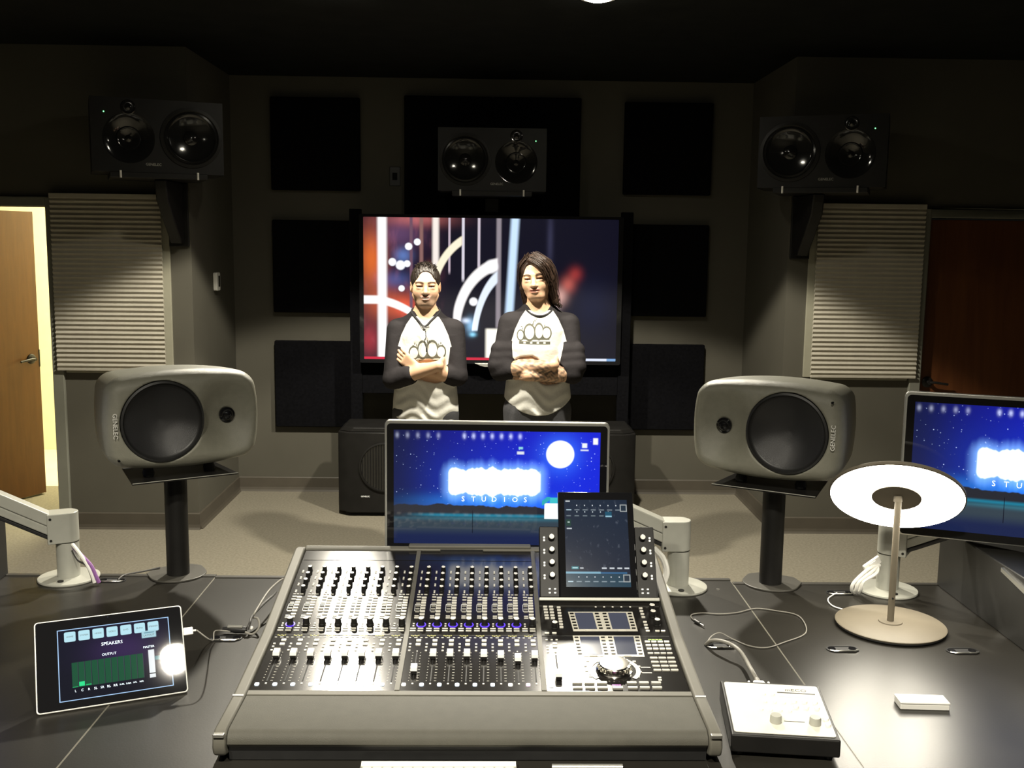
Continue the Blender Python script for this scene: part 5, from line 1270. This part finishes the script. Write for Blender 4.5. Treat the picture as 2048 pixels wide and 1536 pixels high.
def person(lab, loc, k, arms, head_rot, head_c, style, ov, band, dots, stub, tattoo, vneck, rz=0.0):
    root = thing('person', lab, 'person', loc, rz); root.scale = (k, k, k)
    (SR, ER, WR, HR, nR, thR, cR), (SL, EL, WL, HL, nL, thL, cL) = arms
    R = np.array(Euler(head_rot, 'XYZ').to_matrix()); hc = V3(*head_c); hp = lambda *v: hc + R @ V3(*v)
    # ---- skin
    f = Field((-.31, -.33, 0.0), (.31, .22, 1.70), .0036)
    zs = np.array(TZ); skt = stack(zs, np.array(TA) - .010, np.array(TBk) - .009, TC); f.put(lambda x, y, z: np.maximum(skt(x, y, z), .90 - z), (-.2, -.14, .88), (.2, .14, 1.445), .01)
    for s in (-1, 1):
        f.cap((s * .085, 0, .88), (s * .092, .0, .48), .082, .056, .03); f.cap((s * .092, 0, .48), (s * .095, .012, .09), .054, .036, .02); f.cap((s * .095, .01, .045), (s * .11, -.13, .035), .036, .030, .02)
        f.cap((s * .140, .012, 1.322), (0, .016, 1.395), .044, .052, .03)
    f.cap((0, .016, 1.38), hp(0, .018, -.05), .060, .054, .02); f.cap((0, -.03, 1.36), hp(0, -.01, -.07), .04, .035, .02)
    for S_, E_, W_, H_, n_, th_, c_ in arms:
        S_, E_, W_ = V3(*S_), V3(*E_), V3(*W_); f.cap(S_, E_, .050, .042, .02); f.cap(E_, E_ + (W_ - E_) * .35, .042, .043, .01); f.cap(E_ + (W_ - E_) * .35, W_, .043, .028, .012)
        add_hand(f, W_, V3(*H_), V3(*n_), V3(*th_), c_)
    e = lambda c, r, kk=.012, mode='u': f.ell(hp(*c), r, kk, mode, R)
    c_ = lambda a, b, ra, rb, kk=.01, mode='u': f.cap(hp(*a), hp(*b), ra, rb, kk, mode)
    e((0, .014, .028), (.0735, .092, .083), .01); e((0, -.012, -.028), (.061, .072, .080), .03)
    e((0, -.040, -.068), (.040, .042, .040), .025); c_((-.018, -.066, -.092), (.018, -.066, -.092), .017, .017, .02)
    for s in (-1, 1):
        c_((s * .054, .015, -.055), (s * .024, -.050, -.092), .018, .017, .02)                  # jaw line
        e((s * .040, -.050, -.030), (.024, .021, .026), .035)                                   # cheek
        e((s * .076, .016, -.010), (.009, .018, .031), .006); e((s * .079, .012, -.008), (.004, .009, .018), .004, 's')
    e((0, -.070, .022), (.052, .018, .012), .018)                                              # brow
    for s in (-1, 1): e((s * .031, -.094, .000), (.021, .020, .012), .010, 's')
    c_((0, -.080, .006), (0, -.099, -.030), .0085, .0125, .012); e((0, -.101, -.034), (.0125, .0115, .010), .008)
    for s in (-1, 1): e((s * .0125, -.090, -.036), (.0085, .011, .0075), .006)
    e((0, -.083, -.056), (.026, .012, .0075), .008); e((0, -.082, -.069), (.021, .012, .0075), .008)
    e((0, -.094, -.0625), (.023, .010, .0022), .004, 's')
    for s in (-1, 1): e((s * .031, -.074, .0065), (.019, .012, .0072), .006); e((s * .031, -.073, -.0095), (.018, .011, .0068), .006)
    V, Q = f.mesh()
    L = (V - hc) @ R                                                                          # head-local coordinates
    x, y, z = L.T; ax = np.abs(x); face = (y < -.02) & (np.abs(z) < .13)
    tone = np.tile(np.array([.52, .325, .205]), (len(V), 1))
    def mix(w_, col): 
        w_ = np.clip(w_, 0, 1)[:, None]; tone[:] = tone * (1 - w_) + np.array(col) * w_
    sm = lambda d, w_: np.clip(.5 - d / w_, 0, 1)
    mix(face * sm(np.sqrt((ax / .05) ** 2 + ((z + .07) / .055) ** 2) - 1, .5) * stub, (.22, .15, .105))
    mix(face * sm(np.sqrt(((ax - .036) / .03) ** 2 + ((z + .028) / .022) ** 2) - 1, .8) * .2, (.60, .33, .22))
    br = .0175 + .006 * np.sin(np.clip((ax - .012) / .042, 0, 1) * PI)
    mix(face * (ax > .012) * (ax < .054) * sm(np.abs(z - br) - .0042, .0035) * .95, (.05, .03, .02))
    mix(face * sm(np.sqrt(((ax - .031) / .021) ** 2 + ((z - .001) / .010) ** 2) - 1, .6) * .55, (.30, .16, .10))  # shade of the eye sockets painted into the skin tone
    mix(face * sm(np.sqrt(((ax - .031) / .017) ** 2 + ((z - .000) / .0048) ** 2) - 1, .5) * .8, (.09, .045, .03))  # narrower, darker eye shadow painted along the squinting slit
    lz = -.0625 + .10 * 0 + ax * ax * 9.0
    mix(face * (y < -.06) * sm(np.maximum(ax - .027, np.abs(z - lz) - .0095), .005) * .85, (.37, .13, .10))
    if style == 1: mix(face * (y < -.06) * sm(np.maximum(ax - .0245, np.abs(z - lz + .0005) - .0036), .003), (.80, .74, .66))
    else: mix(face * (y < -.06) * sm(np.maximum(ax - .022, np.abs(z - lz) - .0014), .002), (.12, .05, .04))
    mix(face * (y < -.085) * sm(np.sqrt(((ax - .008) / .0055) ** 2 + ((z + .042) / .004) ** 2) - 1, .8) * .15, (.12, .05, .03))
    if tattoo:
        for S_, E_, W_, *_ in arms:
            E_, W_ = V3(*E_), V3(*W_); dd = W_ - E_; t_ = ((V - E_) @ dd) / (dd @ dd); q = V - E_ - t_[:, None] * dd; rr = np.linalg.norm(q, axis=1)
            p_ = V * 170; pat = np.sin(p_[:, 0] + 2.2 * np.sin(p_[:, 2] * .8)) + np.sin(p_[:, 2] * 1.3 + 1.7 * np.sin(p_[:, 0] * .7 + p_[:, 1])) + .6 * np.sin(p_.sum(1) * 1.9)
            mix((rr < .06) * (t_ > -.15) * (t_ < .97) * np.clip(pat * .5 + .5, 0, 1) * .8, (.115, .085, .065))
    link('body', np_mesh('body', V, Q, M['skin'], cols={'tone': tone}), root)
    # eyes
    for s in (-1, 1):
        m = MB(); m.sphere((0, 0, 0), .0100, 16, 12); m.mi = 1
        m.M = Matrix.Rotation(PI / 2, 4, 'X'); m.lathe([(.0056, .0083), (.004, .0094), (.0001, .0102)], 14)
        o = m.build('eye', [M['eyew'], M['eyed']], root, smooth=True); o.matrix_local = Matrix.Translation(Vector(hp(s * .031, -.0715, -.001))) @ Matrix(R.tolist()).to_4x4()
    # ---- shirt
    g = Field((-.32, -.34, .76), (.32, .22, 1.50), .0048)
    tor = stack(zs, np.array(TA), np.array(TBk), TC)
    hem = .848 if style == 2 else .79
    def torso(x, y, z):
        d = tor(x, y, z); fold = np.clip((1.08 - z) / .2, 0, 1)
        d = d + fold * .0035 * np.sin(z * 95 + 26 * x + 3 * np.sin(x * 30)) * np.clip(-y * 12, 0, 1) - fold * .006
        hz = hem + (.075 if style == 2 else 0) * (x / .17) ** 2
        return np.maximum(d, hz - z)
    g.put(torso, (-.2, -.15, .78), (.2, .15, 1.445), .012)
    sl = []
    for (S_, E_, W_, *_), cut in zip(arms, style_cut[style]):
        S_, E_, W_ = V3(*S_), V3(*E_), V3(*W_); Cf = E_ + (W_ - E_) * cut
        g.cap(S_, E_, .062, .054, .022); g.cap(E_, Cf, .056, .052, .012); sl.append((S_, E_, Cf))
        if style == 2:
            for t_ in (.55, .72, .88): q = S_ + (E_ - S_) * t_; g.cap(q - V3(.03, .02, 0), q + V3(.03, -.02, .006), .045, .045, .01)
        # flat cuff opening
        dd = (W_ - E_) / np.linalg.norm(W_ - E_); g.cap(Cf + dd * .078, Cf + dd * .12, .060, .060, .006, 's')
    for s in (-1, 1): g.cap((s * .138, .012, 1.322), (s * .045, .014, 1.378), .056, .052, .02)
    if vneck: g.cap((0, -.050, 1.455), (0, -.155, 1.366), .068, .013, .004, 's'); g.cap((0, -.0, 1.48), (0, .02, 1.43), .080, .072, .004, 's')
    else: g.cap((0, -.03, 1.470), (0, -.12, 1.428), .076, .056, .004, 's'); g.cap((0, -.0, 1.48), (0, .02, 1.43), .080, .072, .004, 's')
    Vs, Qs = g.mesh(); sx, sy, sz = Vs.T
    dt = tor(sx, sy, sz); da = np.full(len(Vs), 1.0)
    for (S_, E_, Cf) in sl: da = np.minimum(da, np.minimum(f_cap(sx, sy, sz, S_, E_, .066, .056), f_cap(sx, sy, sz, E_, Cf, .058, .054)))
    line = np.interp(sz, [1.06, 1.10, 1.22, 1.30, 1.36, 1.42], [.30, .160, .150, .128, .100, .060])
    att = np.where(sz > 1.24, np.abs(sx) - line, np.maximum(dt - da, np.abs(sx) - line))
    att = np.where(sz > 1.402, .02, att)
    att = np.where((sy < -.135) & (da < .012), .02, att)
    smat = shirt_mat('shirt_%d' % style, ov, band, dots)
    link('shirt', np_mesh('shirt', Vs, Qs, smat, floats={'sleeve': att}), root)
    if vneck: loop = [(0, .082, 1.448), (.05, .068, 1.446), (.076, .015, 1.432), (.066, -.045, 1.412), (.036, -.088, 1.385), (0, -.114, 1.352), (-.036, -.088, 1.385), (-.066, -.045, 1.412), (-.076, .015, 1.432), (-.05, .068, 1.446), (0, .082, 1.448)]
    else: loop = [(0, .082, 1.448), (.05, .068, 1.446), (.078, .015, 1.428), (.066, -.045, 1.402), (.038, -.080, 1.382), (0, -.094, 1.375), (-.038, -.080, 1.382), (-.066, -.045, 1.402), (-.078, .015, 1.428), (-.05, .068, 1.446), (0, .082, 1.448)]
    MB().tube(spline(loop, 5), .0056, 8).build('collar', M['collar'], root, smooth=True)
    # ---- trousers, shoes
    t_ = Field((-.24, -.2, .06), (.24, .18, 1.02), .008)
    t_.put(stack(np.array([.80, .88, 1.0]), [.158, .160, .150], [.100, .102, .095], [0, 0, 0]), (-.2, -.14, .8), (.2, .14, 1.0), .02)
    for s in (-1, 1): t_.cap((s * .088, 0, .86), (s * .094, 0, .46), .094, .070, .03); t_.cap((s * .094, 0, .46), (s * .096, .01, .10), .070, .060, .02)
    a_, b_ = t_.mesh(); link('trousers', np_mesh('trousers', a_, b_, M['jeans']), root)
    for s in (-1, 1):
        t_ = Field((s * .105 - .08, -.23, -.002), (s * .105 + .08, .10, .14), .006)
        t_.cap((s * .098, .02, .045), (s * .112, -.15, .040), .046, .042, .02); t_.cap((s * .097, .015, .05), (s * .097, .01, .10), .05, .05, .02)
        t_.put(lambda x, y, z: z - .004 + 0 * x + 0 * y, (-.3, -.3, -.1), (.3, .3, .004), .004, 's')
        a_, b_ = t_.mesh(); link('shoe', np_mesh('shoe', a_, b_, M['black']), root)
    # ---- hair
    h = Field(hc - .16 - V3(0, 0, .12), hc + V3(.17, .17, .16), .0036)
    E_ = lambda c, r, kk=.01, mode='u': h.ell(hp(*c), r, kk, mode, R)
    K_ = lambda a, b, ra, rb, kk=.012, mode='u': h.cap(hp(*a), hp(*b), ra, rb, kk, mode)
    mb = MB()
    if style == 1:
        def capf(x, y, z):
            d = f_ell(x, y, z, hp(0, .017, .030), (.0805, .098, .092), R)
            return d - .0022 * np.sin(x * 300 + y * 120) * np.sin(y * 260 - z * 150)
        h.put(capf, hc - .12, hc + .13, .004)
        E_((0, -.085, -.030), (.066, .060, .093), .012, 's'); E_((0, -.105, .045), (.056, .055, .050), .010, 's')
        h.cap(hp(-.2, -.03, -.085), hp(.2, -.03, -.085), .065, .065, .01, 's'); E_((0, .0, -.11), (.12, .085, .068), .01, 's')
        for s in (-1, 1): E_((s * .084, .004, -.022), (.020, .026, .036), .006, 's')
        for q in range(90):
            a0 = rng.uniform(-.055, .055); yy = rng.uniform(-.045, .05); zz = .030 + .092 * math.sqrt(max(0.05, 1 - (a0 / .0805) ** 2 - ((yy - .017) / .098) ** 2))
            p0 = hp(a0, yy, zz - .004); p1 = hp(a0 + rng.uniform(-.012, .012), yy - rng.uniform(.004, .016), zz + rng.uniform(.004, .012))
            mb.tube([p0, (p0 + p1) / 2 + V3(0, 0, .003), p1], [.0030, .0026, .0008], 5)
    else:
        E_((0, .016, .032), (.083, .099, .094), .004); E_((-.012, -.100, -.025), (.062, .075, .098), .010, 's'); E_((-.022, -.11, .045), (.040, .06, .045), .012, 's'); E_((0, -.02, -.125), (.066, .10, .06), .01, 's')
        for a, b, ra, rb in (((-.068, -.014, .03), (-.076, .004, -.05), .013, .014), ((-.076, .004, -.05), (-.066, .018, -.12), .014, .014), ((-.05, .045, .0), (-.055, .04, -.13), .03, .022), ((-.066, .018, -.12), (-.062, .01, -.165), .014, .006),
                             ((.062, -.045, .055), (.080, -.020, -.01), .022, .022), ((.078, -.018, -.01), (.080, .004, -.08), .018, .020), ((.080, .004, -.08), (.090, .014, -.135), .020, .018), ((.090, .014, -.135), (.106, .016, -.165), .015, .006), ((.05, .05, .0), (.068, .04, -.13), .032, .024),
                             ((-.012, -.064, .098), (.036, -.086, .066), .012, .013), ((.036, -.086, .066), (.066, -.066, .015), .014, .014)): K_(a, b, ra, rb)
        paths = [((-.012, -.060, .104), (.03, -.094, .078), (.060, -.086, .035), (.076, -.058, -.03)), ((-.005, -.050, .112), (.045, -.084, .086), (.075, -.060, .030), (.086, -.026, -.05), (.090, -.002, -.115)), ((.01, -.02, .124), (.062, -.045, .085), (.088, -.020, .02), (.092, .0, -.06), (.098, .012, -.135), (.112, .014, -.165)),
                 ((.0, .02, .128), (.07, .03, .08), (.096, .03, .0), (.092, .03, -.07), (.094, .03, -.14)), ((-.02, -.045, .112), (-.062, -.040, .070), (-.078, -.014, .01), (-.080, .004, -.06), (-.070, .012, -.14)), ((-.03, 0, .122), (-.075, .01, .07), (-.086, .02, .0), (-.080, .03, -.07), (-.066, .03, -.145))]
        for q in range(216):
            pth = paths[q % 6]; j = rng.normal(0, .006, 3); mb.tube([Vector(hp(*(np.array(p) + j + rng.normal(0, .0018, 3)))) for p in spline(pth, 3)], .0015, 4)
    a_, b_ = h.mesh(); hr = link('hair', np_mesh('hair', a_, b_, M['hair%d' % style]), root)
    o = mb.build('hair_strands', M['hair%d' % style], root, smooth=True); o['kind'] = 'stuff'
    return root
style_cut = {1: (.34, .20), 2: (.16, .06)}
PX1 = 0.00273
def img1(px, py): return ((px - 851) * PX1, 1.685 - (py - 527) * PX1)
def img2(px, py): return ((px - 1079) * PX1 / 1.0285, (1.733 - (py - 512) * PX1) / 1.0285)
def mk(fn, lst): return [(*fn(px, py), rx * PX1, rz * PX1) for px, py, rx, rz in lst]
arms1 = (((-.152, .010, 1.322), (-.170, -.085, 1.064), (.080, -.176, 1.148), (.22, .97, .06), (-1, .2, 0), (0, 0, -1), .4),
         ((.152, .010, 1.322), (.176, -.060, 1.082), (-.035, -.132, 1.126), (-.80, .20, .58), (.15, .95, .1), (-.3, 0, -1), .35))
person('short-haired person in a white shirt with charcoal sleeves, arms folded', (-.355, 5.6, 0), 1.0, arms1, (math.radians(2), 0, math.radians(4)), (0, -.022, 1.568), 1,
       mk(img1, [(830.5, 701, 8.2, 10.5), (847.5, 695, 8.2, 14.5), (866.5, 694, 9.3, 14.5), (883.5, 699, 7.6, 10.5)]), (img1(824, 0)[0], img1(893, 0)[0], img1(0, 716)[1], 0),
       mk(img1, [(832, 683, 1.0, 2.6), (836, 686, 1.0, 3), (829, 687, 1.6, 1.4), (852, 675, 1.2, 2.2), (857, 679, 1, 4), (861, 678, 1.4, 2), (879, 685, 1, 3), (883, 682, 1, 2.4), (886, 686, 1.6, 1.4)]), .8, False, True)
arms2 = (((-.152, .010, 1.325), (-.200, -.060, 1.082), (.074, -.176, 1.128), (.22, .97, .06), (-1, .2, 0), (0, 0, -1), .4),
         ((.158, .010, 1.325), (.178, -.095, 1.075), (-.060, -.150, 1.066), (-.72, .66, .10), (0, .9, 0), (0, 0, 1), .4))
person('long-haired person in a white shirt with charcoal sleeves, tattooed arms folded', (.262, 5.6, 0), 1.0285, arms2, (math.radians(3), math.radians(-6), math.radians(-11)), (-.020, -.022, 1.572), 2,
       mk(img2, [(1042, 667, 5.4, 8.6), (1059.5, 661, 9.0, 13), (1078, 659, 7.2, 13), (1093, 662, 7.6, 10)]), (img2(1037, 0)[0], img2(1102, 0)[0], img2(0, 680)[1], 0),
       mk(img2, [(1044, 650, 1.6, 1.4), (1046, 654, 1, 2.6), (1050, 653, 1, 2), (1067, 641, 1, 3), (1070, 638, 1, 3), (1073, 635, 1, 1.4), (1066, 645, 1.4, 2), (1089, 648, 1, 2.6), (1092, 650, 1, 2)]), .25, True, False)
q = [Vector((-.355 + a, 5.6 + b, c)) for a, b, c in ((-.012, -.128, 1.352), (.004, -.132, 1.335), (.010, -.136, 1.30), (.002, -.138, 1.27), (.010, -.139, 1.245), (.014, -.139, 1.228))]
t = thing('earphone_cord', 'thin dark cord hooked on the collar of the short-haired person', 'cord', q[-1])
MB().tube(spline([p - q[-1] for p in q], 6), .0022, 6).build('cord', M['black'], t, smooth=True)
MB().tube([(-.001, -.002, .012), (.001, -.002, -.010)], [.004, .0055], 8).build('end_bud', M['black'], t, smooth=True)
MB().tube(spline([Vector((-.024, -.002, .128)), Vector((-.008, -.006, .122)), Vector((.014, -.005, .124))], 4), .0028, 6).build('clip', M['black'], t, smooth=True)
